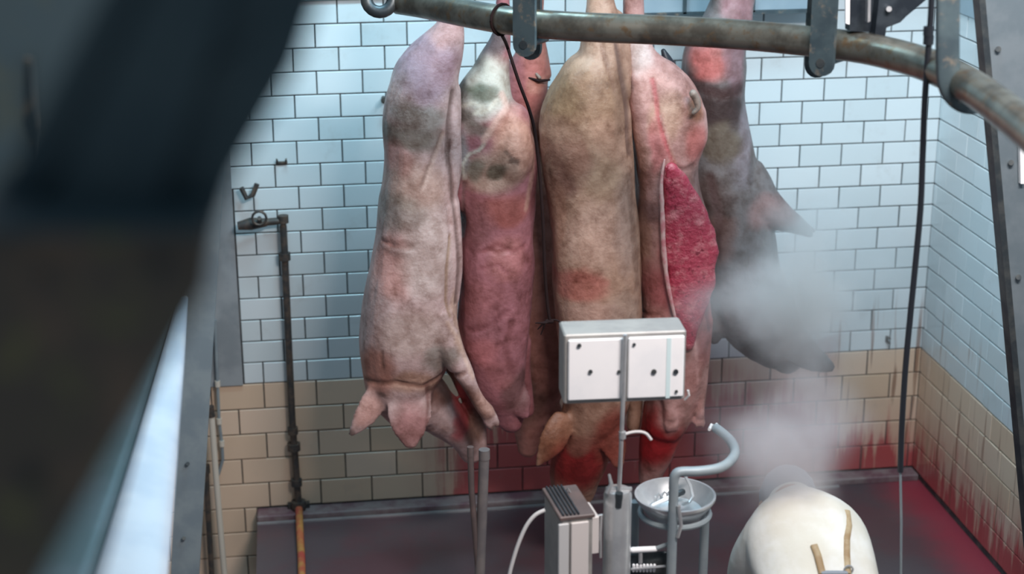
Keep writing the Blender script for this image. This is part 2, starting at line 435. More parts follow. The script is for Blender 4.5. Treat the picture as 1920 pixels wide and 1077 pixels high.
for (u, v) in ((1872, 92), (1896, 305), (1910, 520)):
    MB().tube([at(u, v, 4.585), at(u, v, 4.605)], 0.0085, 10).build('bolt', M_dsteel, lg, True)
MB().prism([at(1912, 255, 4.58), at(1914, 345, 4.58), at(1922, 345, 4.58), at(1921, 255, 4.58)], (0, 0.015, 0)).build('tag_plate', M_enamel, lg)
ll = slant('frame_leg', [(384, -250), (300, 1500)], [(453, -250), (348, 1500)], 6.3, 0.12, M_leg, 'grey slanted steel frame leg beside the plaster on the left', 'frame leg')
for (u, v) in ((352, 870), (345, 1010)):
    MB().tube([at(u, v, 6.285), at(u, v, 6.31)], 0.008, 10).build('bolt', M_dsteel, ll, True)

# ------------------------------------------------------------------ pipes and poles on the left
def pipe(name, uv, Y, rpx, m, label, cat, n=10):
    pts = [at(u, v, Y) for u, v in uv]; r = rpx*mpp(pts[0])
    o = thing(name, pts[-1], label, cat)
    return o, pts, r
YP = WY-0.045
wp, pts, r = pipe('water_pipe', [(496, 417), (520, 414), (530, 414), (531, 425), (534, 480), (541, 640), (548, 790), (555, 880), (560, 945)], YP, 7, M_pipe, 'dark vertical water pipe with valve on the white tiles', 'pipe')
MB().tube(pts[:1]+[pts[0].lerp(pts[2], .5), pts[2], pts[3]]+pts[4:], r, 10).build('riser', M_pipe, wp, True)
for (u, v, k) in ((531, 411, 1.5), (534, 481, 1.6), (549, 808, 1.5), (551, 838, 1.9), (556, 905, 1.6), (560, 946, 2.1)):
    q = at(u, v, YP); MB().tube([q-V((0,0,0.016)), q+V((0,0,0.016))], r*k, 10).build('collar', M_pipe, wp, True)
vq = at(487, 418, YP-0.02)
vb = MB().tube([at(500, 417, YP-.01), at(470, 420, YP-.02), at(446, 424, YP-.02)], [r*1.1, r*1.7, r*1.1], 10).build('valve_body', M_pipe, wp, True)
MB().tube([vq, vq+V((0, -0.05, 0.035))], r*0.6, 8).build('stem', M_pipe, vb, True)
rg = [vq+V((0, -0.05, 0.035))+V((math.cos(a)*0.03, 0, math.sin(a)*0.03)) for a in [2*math.pi*k/12 for k in range(13)]]
MB().tube(rg, 0.006, 6, cap=False).build('handwheel', M_pipe, vb, True)
MB().tube([at(452, 352, YP), at(462, 372, YP), at(474, 366, YP), at(482, 345, YP)], r*0.7, 8).build('bracket', M_pipe, wp, True)
for (u, v) in ((560, 951),):
    q = at(u, v-4, WY-0.02); MB().box(q, (0.10, 0.03, 0.02)).build('clamp', M_pipe, wp)
r2 = 7*mpp(at(560, 1000, WY-.12)); lp = thing('drain_hose', at(561, 952, YP), 'orange and red stained hose below the dark water pipe', 'hose')
pts = [at(560, 944, YP), at(561, 962, WY-.1)]+[atz(u, v, r2+.002) for u, v in ((563, 1012), (565, 1045), (566, 1085), (568, 1150))]
MB().tube([V(k) for k in spline([tuple(p) for p in pts], 4)], r2, 10).build('hose', M_rustpipe, lp, True)
q = at(561, 952, YP); MB().tube([q-V((0,0,0.012)), q+V((0,0,0.008))], r2*1.35, 10).build('ferrule', M_pipe, lp, True)
wpole, pts, r3 = pipe('cleaning_pole', [(396, 770), (404, 880), (413, 990), (421, 1080), (430, 1210)], WY-0.1, 6, M_cream, 'long cream pole leaning by the yellow tiles', 'pole')
MB().tube(pts, r3, 10).build('shaft', M_cream, wpole, True)
q = pts[0]; MB().tube([q+V((-.004,0,.02)), q+V((0,0,-.03))], r3*1.2, 10).build('tip', M_pipe, wpole, True)
bp, pts, r4 = pipe('iron_bar', [(386, 880), (391, 980), (397, 1080), (403, 1180)], WY-0.07, 5.5, M_black, 'short black iron bar left of the cream pole', 'bar')
MB().tube(pts, r4, 8).build('bar', M_pipe, bp, True); MB().tube([pts[0]+V((0,0,.02)), pts[0]-V((0,0,.02))], r4*1.4, 8).build('knob', M_pipe, bp, True)
tp, pts, r5 = pipe('thin_conduit', [(403, 600), (408, 720), (411, 790), (416, 832), (418, 862), (409, 892)], WY-0.035, 3, M_steel, 'thin grey conduit with bent end above the cream pole', 'conduit')
MB().tube(pts, r5, 8).build('conduit', M_leg, tp, True)
for i in (1, 2, 3): MB().tube([pts[i]+V((0,0,.014)), pts[i]-V((0,0,.014))], r5*1.7, 8).build('clip', M_cream, tp, True)
for (u, v, lab) in ((528, 305, 'small rusty wall bracket high on the white tiles'), (1663, 636, 'small rusty nail bracket near the corner above the yellow tiles')):
    q = at(u, v, WY-0.006); b_ = thing('wall_bracket', q, lab, 'bracket', 'small brackets fixed to the tiles')
    MB().box(q, (0.05 if u < 900 else .014, 0.012, 0.012 if u < 900 else .03), ch=0.002).build('plate', M_pipe, b_)
    for s in (-1, 1): MB().tube([q+V((s*.018 if u < 900 else 0, 0, 0 if u < 900 else s*.012)), q+V((s*.02 if u < 900 else .004, -.03, .022 if u < 900 else s*.012))], 0.0045, 6).build('hook', M_pipe, b_, True)
q = at(719, 184, WY-0.012); pk = thing('wall_peg', q, 'dark wall peg left of the leftmost carcass ham', 'peg')
MB().tube([q+V((0,.02,0)), q+V((0,-.05,0))], 0.009, 8).build('pin', M_pipe, pk, True); MB().lathe(q+V((0,-.05,0)), [(0.0, -.008), (.014, -.006), (.014, .006), (0.0, .008)], 12, (0,1,0)).build('head', M_pipe, pk, True)

# ------------------------------------------------------------------ hose on the right, cord between the carcasses
hz = [(1748, -60), (1746, 20), (1741, 90), (1734, 190), (1730, 290), (1726, 390), (1716, 500), (1706, 600), (1697, 700), (1691, 800), (1688, 885)]
YHO = railpt(1741)[0].y-.075
hose = thing('hanging_hose', at(1688, 885, YHO), 'black hose hanging from the rail in front of the corner', 'hose')
hpts = [V(k) for k in spline([tuple(at(u, v, YHO)) for u, v in hz], 4)]
MB().tube(hpts, 0.0085, 10).build('rubber_sheath', M_black, hose, True)
wpts = [at(1688, 880, YHO), at(1690, 980, YHO), at(1689, 1090, YHO), at(1688, 1250, YHO)]
MB().tube(wpts, 0.004, 8).build('wire_tail', M_leg, hose, True)
for v in (75, 58):
    q = at(1741, v, YHO); MB().tube([q+V((0,0,.012)), q-V((0,0,.012))], 0.014, 10).build('clip', M_black, hose, True)

cord = thing('dangling_twine', at(1028, 603, 5.72), 'dark frayed cord hanging between the mottled carcass and the brown carcass', 'cord')
ck = [(950, 84), (960, 115), (975, 160), (992, 205), (1003, 250), (1012, 330), (1018, 420), (1021, 500), (1026, 570), (1031, 602)]
rp, rt = railpt(942); rt = V((rt.x, rt.y, 0)).normalized(); rn = V((rt.y, -rt.x, 0))
MB().tube([rp+rn*.05*math.cos(a)+V((0, 0, .05*math.sin(a))) for a in [2*math.pi*k/16 for k in range(17)]], 0.0045, 7, cap=False).build('loop', M_cord, cord, True)
MB().tube([V(k) for k in spline([tuple(rp-V((0, 0, .05)))]+[tuple(at(u, v, 5.66)) for u, v in ck], 4)], 0.006, 7).build('line', M_cord, cord, True)
ck = [(1031, 602), (1040, 600), (1050, 604), (1057, 612)]
MB().tube([V(k) for k in spline([tuple(at(u, v, 5.66)) for u, v in ck], 4)], 0.0035, 7).build('tail', M_cord, cord, True)
for (u, v) in ((1008, 618), (1014, 628), (1004, 606)):
    MB().tube([at(1031, 602, 5.66), at((u+1031)/2, 606, 5.65), at(u, v, 5.66)], [0.005, 0.004, 0.002], 6).build('frayed_end', M_cord, cord, True)
q = at(1030, 603, 5.66); MB().tube([q-V((.008,0,0)), q+V((.008,0,0))], 0.009, 8, round_end=True).build('knot', M_cord, cord, True)

# ------------------------------------------------------------------ carcasses
def skin_mat(name, rough=0.5):
    m, nt, bs = nodes(name)
    at_ = N(nt, 'ShaderNodeVertexColor'); at_.layer_name = 'col'
    pos = N(nt, 'ShaderNodeNewGeometry').outputs['Position']
    f = ramp(nt, noise_node(nt, pos, 16, 6, 0.65), 0.35, 0.7)
    d = N(nt, 'ShaderNodeMix', data_type='RGBA', blend_type='MULTIPLY')
    ins = [q for q in d.inputs if q.type == 'RGBA']; nt.links.new(at_.outputs[0], ins[0]); ins[1].default_value = (0.66, 0.60, 0.57, 1)
    nt.links.new(f, d.inputs['Factor']); c1 = [q for q in d.outputs if q.type == 'RGBA'][0]
    bl = ramp(nt, noise_node(nt, pos, 6.5, 7, 0.7), 0.5, 0.72); d2 = N(nt, 'ShaderNodeMix', data_type='RGBA', blend_type='MULTIPLY')
    i2 = [q for q in d2.inputs if q.type == 'RGBA']; nt.links.new(c1, i2[0]); i2[1].default_value = (0.52, 0.44, 0.40, 1)
    nt.links.new(bl, d2.inputs['Factor']); c1 = [q for q in d2.outputs if q.type == 'RGBA'][0]
    nt.links.new(c1, bs.inputs['Base Color'])
    bs.inputs['Roughness'].default_value = rough; bs.inputs['Specular IOR Level'].default_value = 0.32
    bs.inputs['Subsurface Weight'].default_value = 0.06; bs.inputs['Subsurface Radius'].default_value = (0.02, 0.008, 0.005)
    bs.inputs['Subsurface Scale'].default_value = 0.5
    n2 = noise_node(nt, pos, 55, 4); bump(nt, bs, math_(nt, 'ADD', noise_node(nt, pos, 9, 4), math_(nt, 'MULTIPLY', n2, 0.35)), 0.35, 0.02)
    return m
M_skin = skin_mat('pig_skin')
def fuse(mb, name, m, voxel, smooth_it, parent=None):
    """one continuous skin over overlapping volumes"""
    import bmesh
    o = mb.build(name+'_src', None)
    r = o.modifiers.new('r', 'REMESH'); r.mode = 'VOXEL'; r.voxel_size = voxel
    s = o.modifiers.new('s', 'SMOOTH'); s.factor = 0.5; s.iterations = smooth_it
    dg = bpy.context.evaluated_depsgraph_get(); dg.update()
    me = bpy.data.meshes.new_from_object(o.evaluated_get(dg)); me.name = name
    bpy.data.objects.remove(o, do_unlink=True)
    me.materials.clear(); me.materials.append(m)
    for p in me.polygons: p.use_smooth = True
    ob = bpy.data.objects.new(name, me); C.objects.link(ob)
    if parent is not None:
        ob.parent = parent; ob.matrix_parent_inverse = Matrix.Translation(-parent.location)
    return ob
def ss(a, b, x):
    t = max(0.0, min(1.0, (x-a)/(b-a))); return t*t*(3-2*t)
def uvof(p):
    d = p-CAM; k = d.dot(_F); return 960+FPX*d.dot(_R)/k, 538.5-FPX*d.dot(_U)/k
def paint(ob, base, blobs, Y0, carve=(), lines=()):
    """skin colours: patches of hair, dirt, flush and blood, lines of hair and painted crease shade, laid on the carcass at its own place"""
    me = ob.data; col = me.color_attributes.new('col', 'FLOAT_COLOR', 'POINT')
    ref = []
    for (u, v, ru, rv, c_, k) in blobs:
        p = at(u, v, Y0); s = mpp(p); ref.append((p.x, p.z, ru*s, rv*s, c_, k))
    cr = []
    for (u, v, ru, rv, dep) in carve:
        p = at(u, v, Y0); s = mpp(p); cr.append((p.x, p.z, ru*s, rv*s, dep))
    ln = []
    for (pts, wd, lc, k, dep) in lines:
        q = [at(u, v, Y0) for u, v in pts]; s = mpp(q[0]); ln.append(([(a.x, a.z, b.x, b.z) for a, b in zip(q, q[1:])], wd*s, lc, k, dep))
    data = []
    nrm = [V(n.vector) for n in me.vertex_normals]
    for i, vt in enumerate(me.vertices):
        p = vt.co
        n1 = noise.noise(p*7.0); n2 = noise.noise(p*7.0+V((13, 5, 2))); n3 = noise.noise(p*22.0)
        x = p.x+n1*0.03+n3*0.012; z = p.z+n2*0.035+n3*0.012
        c_ = [base[0], base[1], base[2]]
        g = 1+0.10*n1+0.06*n3
        for (bx, bz, rx, rz, bc, k) in ref:
            d = ((x-bx)/rx)**2+((z-bz)/rz)**2
            if d < 1:
                t = k*ss(1.0, 0.15, d)
                for q in range(3): c_[q] += (bc[q]-c_[q])*t
        push = 0.0
        for (segs, wd, lc, k, dep) in ln:  # mostly fold and edge shade put into the colour, some hair and flush
            xx = p.x+n1*.006; zz = p.z+n2*.008; dm = 9.0
            for (ax, az, bx_, bz_) in segs:
                dx, dz = bx_-ax, bz_-az; t = max(0., min(1., ((xx-ax)*dx+(zz-az)*dz)/(dx*dx+dz*dz+1e-9)))
                dm = min(dm, math.hypot(xx-ax-t*dx, zz-az-t*dz))
            if dm < wd:
                t = ss(wd, wd*.2, dm)
                if nrm[i].y < .3:
                    for q in range(3): c_[q] += (lc[q]-c_[q])*t*k
                    push -= dep*t*.6
        p = p+nrm[i]*push
        vt.co = p+nrm[i]*(0.011*noise.noise(p*5.0+V((3, 1, 9)))+0.004*noise.noise(V((p.x*20, p.y*20, p.z*8))))
        g *= 1.0
        data += [max(0, c_[0]*g*1.0), max(0, c_[1]*g*.81), max(0, c_[2]*g*.77), 1.0]
        for (bx, bz, rx, rz, dep) in cr:
            d = ((x-bx)/rx)**2+((z-bz)/rz)**2
            if d < 1 and nrm[i].y < -0.05:
                vt.co = vt.co - nrm[i]*dep*ss(1.0, 0.3, d)*(1+0.8*noise.noise(p*40))
    col.data.foreach_set('color', data)
    me.update()
def body_tube(mb, ks, Y, n=28, sub=5, power=2.3):
    """ks: (u, v, half width in px, half depth in m, depth offset)"""
    st = []
    for (u, v, hw, hd, dy) in ks:
        p = at(u, v, Y+dy); st.append((p.x, p.y, p.z, hw*mpp(p), hd))
    st = spline(st, sub)
    mb.tube([V(s[:3]) for s in st], [max(.004, s[3]) for s in st], n, e2=(0, 1, 0), ry=[max(.004, s[4]) for s in st], power=power, round_end=True)
def limb(mb, ks, Y, n=14, power=2.0): body_tube(mb, ks, Y, n, 4, power)
def trotter(mb, u, v, Y, du, dv, s=1.0):
    """cloven hoof: two toes and two dew claws"""
    L = math.hypot(du, dv); du /= L; dv /= L
    for k in (-1, 1):
        a = (u-dv*k*6*s, v+du*k*6*s); b = (a[0]+du*20*s-dv*k*1.5, a[1]+dv*20*s+du*k*1.5)
        limb(mb, [(a[0]-du*6, a[1]-dv*6, 7*s, .014*s, 0), (a[0]+du*8*s, a[1]+dv*8*s, 7.5*s, .016*s, 0), (b[0], b[1], 3.5*s, .008*s, 0)], Y)
        c_ = (u-du*10*s-dv*k*9*s, v-dv*10*s+du*k*9*s)
        limb(mb, [(c_[0], c_[1], 3.5*s, .007*s, .012), (c_[0]+du*8*s, c_[1]+dv*8*s, 2.5*s, .005*s, .014)], Y)
def pig(label, Y, rings, limbs, ears, trots, base, blobs, carve=(), parts=None, lines=()):
    mb = MB()
    body_tube(mb, rings, Y)
    for l in limbs: limb(mb, l, Y)
    for e in ears: limb(mb, e, Y, 14)
    for t in trots: trotter(mb, *t)
    loc = at(rings[-1][0], rings[-1][1], Y)
    root = thing('pig_carcass', loc, label, 'pig carcass', 'pig carcasses hanging by a hind leg')
    ob = fuse(mb, 'body', M_skin, 0.0085, 5, root)
    paint(ob, base, blobs, Y-.13, carve, lines)
    if parts: parts(root)
    return root
PALE = (0.56, 0.48, 0.48); PINK = (0.52, 0.30, 0.28); GREY = (0.21, 0.24, 0.21); DARK = (0.12, 0.10, 0.09)
RED = (0.36, 0.035, 0.05); BROWN = (0.30, 0.20, 0.13); CREAM = (0.56, 0.46, 0.36); PURP = (0.34, 0.18, 0.22); FLESH = (0.55, 0.07, 0.10)
M_flesh, nt, bs = nodes('wet_flesh')
pos = N(nt, 'ShaderNodeNewGeometry').outputs['Position']
c = mix(nt, ramp(nt, noise_node(nt, pos, 17, 5, 0.65), 0.45, 0.7), (0.42, 0.04, 0.07), (0.60, 0.19, 0.20))
c = mix(nt, ramp(nt, noise_node(nt, pos, 30, 4, 0.7), 0.56, 0.68), c, (0.22, 0.015, 0.03))
nt.links.new(c, bs.inputs['Base Color']); bs.inputs['Roughness'].default_value = 0.25
bump(nt, bs, noise_node(nt, pos, 45, 5), 0.6, 0.02)
M_claw = mat('hoof_horn', (0.30, 0.22, 0.18), 0.5, col2=(0.16, 0.12, 0.10), scale=30)

# 1: leftmost, pale, ears hanging
Y1 = 6.12
pig('pale carcass with big drooping ears, leftmost of the hanging row', Y1,
  [(848, -60, 15, .035, .02), (846, 0, 19, .045, .02), (842, 50, 26, .06, 0), (824, 95, 44, .10, 0), (798, 150, 64, .14, 0), (786, 215, 66, .16, 0), (783, 300, 63, .16, 0), (781, 380, 70, .18, 0),
   (781, 460, 80, .19, 0), (774, 540, 86, .20, 0), (765, 610, 90, .20, 0), (757, 670, 84, .18, 0), (752, 722, 66, .15, 0), (768, 762, 50, .12, .04)],
  [ # head turned to the right and away, snout
   [(765, 720, 58, .13, .04), (800, 755, 52, .12, .08), (840, 790, 38, .09, .11), (868, 822, 26, .06, .12), (884, 850, 21, .045, .12)],
    # front leg
   [(822, 590, 34, .09, -.10), (842, 650, 26, .06, -.13), (872, 705, 17, .04, -.15), (896, 748, 14, .032, -.15), (912, 772, 14, .03, -.15)],
    # rear front leg behind the head
   [(835, 640, 34, .07, .10), (872, 720, 20, .045, .14), (897, 790, 14, .03, .14), (900, 850, 12, .026, .14)],
    # other thigh folded against the belly
   [(838, 170, 26, .07, -.02), (846, 250, 20, .07, -.05), (842, 330, 22, .06, -.07), (838, 400, 14, .05, -.06)],
    # belly edge fold
   [(845, 380, 18, .07, -.06), (852, 470, 15, .07, -.06), (848, 560, 14, .06, -.06)]],
  [[(712, 735, 24, .022, -.09), (694, 768, 24, .013, -.12), (675, 796, 17, .011, -.13), (659, 815, 7, .009, -.13)],
   [(775, 735, 40, .026, -.10), (768, 775, 46, .014, -.15), (768, 805, 34, .012, -.16), (769, 836, 12, .010, -.165)]],
  [(918, 784, Y1-.15, 12, 24, .95)],
  PALE, [(800, 120, 80, 90, (0.36, 0.27, 0.34), .85), (835, 60, 40, 40, (0.52, 0.34, 0.33), .8), (790, 215, 70, 40, (0.31, 0.35, 0.33), .8), (760, 262, 80, 34, GREY, .8), (775, 345, 80, 60, (0.42, 0.33, 0.26), .6), (745, 300, 40, 34, PINK, .5),
         (745, 400, 60, 50, GREY, .6), (740, 500, 45, 80, (0.55, 0.33, 0.30), .7), (745, 468, 34, 12, DARK, .5), (800, 470, 60, 120, (0.56, 0.55, 0.53), .7), (770, 620, 80, 60, (0.57, 0.54, 0.51), .7),
         (705, 700, 50, 60, (0.44, 0.23, 0.17), .75), (822, 665, 40, 34, GREY, .7), (850, 600, 14, 80, CREAM, .7), (778, 715, 60, 34, (0.44, 0.30, 0.20), .7), (765, 790, 50, 50, (0.42, 0.22, 0.22), .8), (688, 775, 34, 36, (0.50, 0.32, 0.28), .8),
         (660, 815, 16, 16, DARK, .8), (856, 750, 62, 56, (0.19, 0.11, 0.09), .95), (880, 810, 34, 60, RED, .85), (905, 745, 30, 40, (0.58, 0.42, 0.36), .8), (925, 800, 18, 22, (0.34, 0.22, 0.18), .7), (902, 845, 20, 40, (0.22, 0.15, 0.12), .9), (715, 745, 10, 10, DARK, .7)],
  [(742, 458, 34, 7, .006)], None,
  [([(850, 175), (842, 230), (838, 290), (846, 345), (856, 420), (861, 500), (856, 570)], 7, (0.16, 0.12, 0.11), .8, .012),
   ([(832, 248), (812, 300), (792, 345)], 6, (0.60, 0.52, 0.47), .7, .004), ([(826, 250), (806, 300), (786, 345)], 5, (0.30, 0.24, 0.21), .7, .008),
   ([(842, 590), (834, 560), (836, 500), (842, 440)], 5, (0.34, 0.26, 0.16), .7, .006), ([(836, 600), (858, 640), (885, 700)], 6, (0.66, 0.56, 0.47), .7, -.004),
   ([(690, 722), (740, 712), (790, 722), (830, 704), (868, 690)], 8, (0.24, 0.15, 0.12), .7, .012), ([(716, 655), (717, 685)], 5, (0.24, 0.16, 0.13), .7, .006),
   ([(800, 722), (806, 760), (796, 800)], 7, (0.22, 0.12, 0.11), .7, .01), ([(728, 268), (775, 272), (820, 245)], 14, (0.22, 0.20, 0.17), .5, 0)])

# 2: mottled, narrow leg
Y2 = 6.18
pig('mottled grey carcass with dark spotted leg, flushed belly, second from left', Y2,
  [(945, -50, 12, .03, .02), (943, 20, 14, .035, .01), (940, 70, 16, .045, 0), (924, 125, 34, .08, 0), (908, 185, 57, .13, 0), (916, 240, 75, .16, 0), (924, 310, 82, .17, 0), (928, 370, 74, .17, 0), (931, 430, 69, .17, 0),
   (932, 500, 70, .18, 0), (926, 570, 67, .18, 0), (923, 640, 65, .17, 0), (930, 700, 56, .15, 0), (942, 745, 42, .12, 0), (946, 772, 30, .09, 0)],
  [[(945, 730, 40, .10, .0), (955, 765, 30, .08, -.03), (958, 792, 22, .05, -.05)],
   [(872, 250, 30, .07, -.07), (868, 330, 26, .06, -.08), (868, 390, 12, .04, -.06)],
   [(958, 225, 34, .08, -.06), (955, 290, 46, .10, -.09), (950, 350, 34, .07, -.08)],
   [(975, 640, 22, .06, .06), (985, 720, 14, .035, .08), (990, 770, 11, .03, .08)]],
  [[(962, 720, 20, .02, -.06), (975, 755, 22, .012, -.10), (985, 782, 8, .01, -.11)]], [],
  (0.37, 0.18, 0.21), [(915, 165, 75, 75, (0.50, 0.57, 0.51), .97), (928, 85, 40, 42, (0.12, 0.12, 0.13), .9), (905, 118, 22, 34, (0.08, 0.08, 0.08), .8), (862, 175, 24, 60, (0.08, 0.09, 0.10), .85), (900, 178, 38, 20, (0.11, 0.14, 0.10), .9), (880, 215, 50, 40, (0.42, 0.48, 0.44), .7), (868, 228, 26, 16, (0.12, 0.13, 0.11), .7), (895, 250, 40, 20, (0.15, 0.16, 0.13), .75),
    (965, 270, 60, 80, (0.52, 0.34, 0.26), .9), (920, 320, 70, 50, (0.46, 0.37, 0.30), .9), (932, 312, 22, 18, (0.11, 0.10, 0.07), .9), (890, 320, 26, 26, (0.20, 0.20, 0.16), .8), (962, 295, 14, 10, (0.12, 0.08, 0.06), .85), (855, 300, 28, 70, (0.26, 0.29, 0.29), .85), (945, 390, 70, 40, (0.33, 0.12, 0.10), .8), (885, 420, 50, 60, (0.32, 0.17, 0.19), .7),
    (950, 480, 50, 60, (0.46, 0.22, 0.21), .6), (900, 560, 60, 50, (0.42, 0.20, 0.22), .6), (930, 600, 40, 40, (0.28, 0.13, 0.15), .6), (900, 660, 50, 40, (0.50, 0.22, 0.24), .7), (970, 740, 40, 60, (0.17, 0.10, 0.10), .85), (940, 700, 40, 40, (0.40, 0.18, 0.19), .6)],
  [(930, 470, 40, 6, .004), (925, 600, 16, 40, .006)], None,
  [([(846, 250), (842, 320), (852, 375), (862, 430)], 7, (0.10, 0.09, 0.09), .8, .012), ([(872, 335), (866, 310), (876, 290), (896, 280), (906, 268)], 5, (0.62, 0.66, 0.58), .8, -.003), ([(872, 345), (868, 400), (866, 460)], 6, (0.20, 0.14, 0.14), .7, .01),
   ([(870, 205), (888, 195), (905, 200), (890, 215), (915, 205), (930, 190)], 6, (0.60, 0.66, 0.58), .8, 0), ([(940, 180), (950, 205), (925, 235), (905, 262)], 10, (0.62, 0.48, 0.42), .7, -.004),
   ([(945, 280), (960, 292), (968, 300)], 5, (0.16, 0.11, 0.09), .8, .003), ([(985, 390), (998, 330), (1002, 270)], 8, (0.60, 0.42, 0.34), .6, 0), ([(905, 470), (930, 455), (960, 470), (985, 460)], 7, (0.30, 0.12, 0.13), .6, .005),
   ([(900, 500), (930, 490), (950, 505)], 6, (0.28, 0.11, 0.13), .5, .004), ([(880, 620), (915, 605), (950, 580)], 9, (0.28, 0.12, 0.14), .5, .006), ([(958, 600), (946, 650), (962, 700)], 10, (0.24, 0.10, 0.11), .6, .008)])

# 3 (behind): pink leg and cut hock, body mostly hidden
Y6 = 6.52
def leg_cut(root):
    MB().tube([at(992, 146, 6.34), at(1010, 152, 6.33), at(1030, 150, 6.34)], [.004, .007, .004], 12, e2=(0,1,0), ry=[.006, .010, .006], round_end=True).build('cut', M_cord, root, True)
    MB().tube([at(1006, 139, 6.34), at(1012, 146, 6.33)], [.006, .007], 10, round_end=True).build('tendon', M_claw, root, True)
pig('pink-legged carcass half hidden behind the mottled and brown carcasses', Y6,
  [(1006, -60, 14, .04, -.1), (1003, 40, 18, .05, -.1), (999, 95, 27, .07, -.1), (986, 150, 42, .11, -.08), (982, 205, 48, .13, -.05), (1000, 270, 58, .14, 0), (1005, 400, 62, .15, 0), (1008, 520, 64, .16, 0), (1010, 640, 62, .16, 0), (1008, 720, 50, .13, 0), (1000, 770, 34, .09, 0)],
  [[(1000, 740, 44, .11, 0), (995, 800, 34, .08, 0), (990, 840, 22, .05, 0)], [(1018, 90, 9, .03, -.1), (1024, 140, 11, .04, -.1)]],
  [[(1025, 750, 20, .02, -.06), (1040, 790, 22, .014, -.08), (1050, 820, 8, .01, -.09)]], [],
  (0.44, 0.25, 0.22), [(985, 150, 60, 80, (0.50, 0.22, 0.21), .85), (965, 150, 26, 60, (0.36, 0.17, 0.20), .7), (1010, 150, 30, 22, (0.62, 0.40, 0.34), .7), (1010, 300, 30, 120, (0.36, 0.24, 0.19), .8), (1010, 500, 40, 140, (0.46, 0.31, 0.28), .6), (990, 760, 50, 70, (0.19, 0.12, 0.10), .8), (985, 700, 24, 80, DARK, .6)],
  (), leg_cut)

# 4: brown, back to the viewer
Y3 = 6.10
pig('brown-stained carcass with its broad back to the viewer, behind the white panel box', Y3,
  [(1118, -60, 22, .05, .05), (1124, 0, 27, .06, .03), (1128, 60, 40, .08, 0), (1126, 110, 46, .11, 0), (1108, 155, 66, .15, 0), (1099, 215, 84, .18, 0), (1102, 300, 84, .18, 0), (1111, 400, 82, .19, 0),
   (1116, 500, 82, .20, 0), (1122, 600, 79, .20, 0), (1124, 680, 72, .18, 0), (1118, 745, 62, .16, 0), (1102, 800, 50, .13, 0)],
  [[(1110, 770, 58, .14, 0), (1092, 830, 56, .13, .02), (1080, 880, 50, .11, .04), (1076, 925, 40, .08, .06), (1076, 945, 30, .05, .07)],
   [(1152, 40, 22, .05, .03), (1158, 100, 26, .07, .01), (1150, 170, 34, .10, 0)],
   [(1180, 620, 20, .06, .10), (1190, 720, 15, .04, .13), (1188, 800, 12, .03, .13)]],
  [[(1058, 785, 24, .024, -.08), (1038, 825, 28, .014, -.12), (1020, 855, 18, .012, -.13), (1008, 872, 6, .01, -.13)],
   [(1130, 790, 22, .022, -.08), (1150, 835, 26, .014, -.12), (1160, 875, 10, .01, -.13)]],
  [], (0.44, 0.32, 0.24), [(1095, 180, 100, 80, (0.32, 0.23, 0.15), .9), (1130, 95, 40, 60, (0.42, 0.32, 0.24), .8), (1055, 185, 50, 50, (0.23, 0.17, 0.10), .8), (1120, 260, 30, 60, (0.48, 0.36, 0.27), .7), (1060, 290, 60, 40, (0.40, 0.24, 0.18), .7), (1060, 340, 30, 30, (0.24, 0.13, 0.11), .6), (1130, 330, 40, 50, (0.50, 0.40, 0.28), .6),
    (1160, 200, 24, 100, (0.24, 0.17, 0.12), .7), (1110, 440, 60, 90, (0.52, 0.40, 0.33), .7), (1045, 420, 24, 120, (0.40, 0.24, 0.17), .7), (1170, 430, 34, 110, (0.36, 0.29, 0.25), .7), (1085, 535, 60, 40, (0.48, 0.19, 0.16), .8), (1110, 585, 70, 34, (0.54, 0.40, 0.34), .7), (1160, 580, 40, 60, (0.42, 0.35, 0.29), .6),
    (1100, 780, 60, 60, (0.34, 0.22, 0.16), .7), (1034, 815, 70, 80, (0.22, 0.10, 0.055), .95), (1085, 885, 90, 85, (0.25, 0.018, 0.02), .97), (1085, 835, 30, 30, (0.22, 0.11, 0.08), .8), (1150, 825, 50, 80, (0.26, 0.07, 0.05), .95)],
  [], None,
  [([(1158, 60), (1168, 130), (1176, 200), (1183, 290)], 9, (0.14, 0.10, 0.09), .7, .010), ([(1128, 70), (1140, 120), (1150, 170)], 8, (0.22, 0.14, 0.10), .6, .010), ([(1092, 235), (1100, 262), (1112, 290)], 14, (0.52, 0.42, 0.31), .5, -.003),
   ([(1022, 240), (1050, 228), (1070, 240)], 14, (0.19, 0.12, 0.08), .5, .002), ([(1030, 270), (1050, 310), (1062, 350)], 14, (0.24, 0.13, 0.10), .5, .002), ([(1125, 265), (1150, 300), (1130, 335), (1105, 350)], 16, (0.28, 0.19, 0.13), .45, .001),
   ([(1020, 300), (1034, 420), (1040, 560)], 12, (0.24, 0.13, 0.10), .6, .004), ([(1178, 330), (1190, 420), (1192, 540)], 12, (0.26, 0.19, 0.15), .6, .004), ([(1040, 525), (1090, 512), (1130, 520)], 12, (0.48, 0.20, 0.17), .5, 0)])

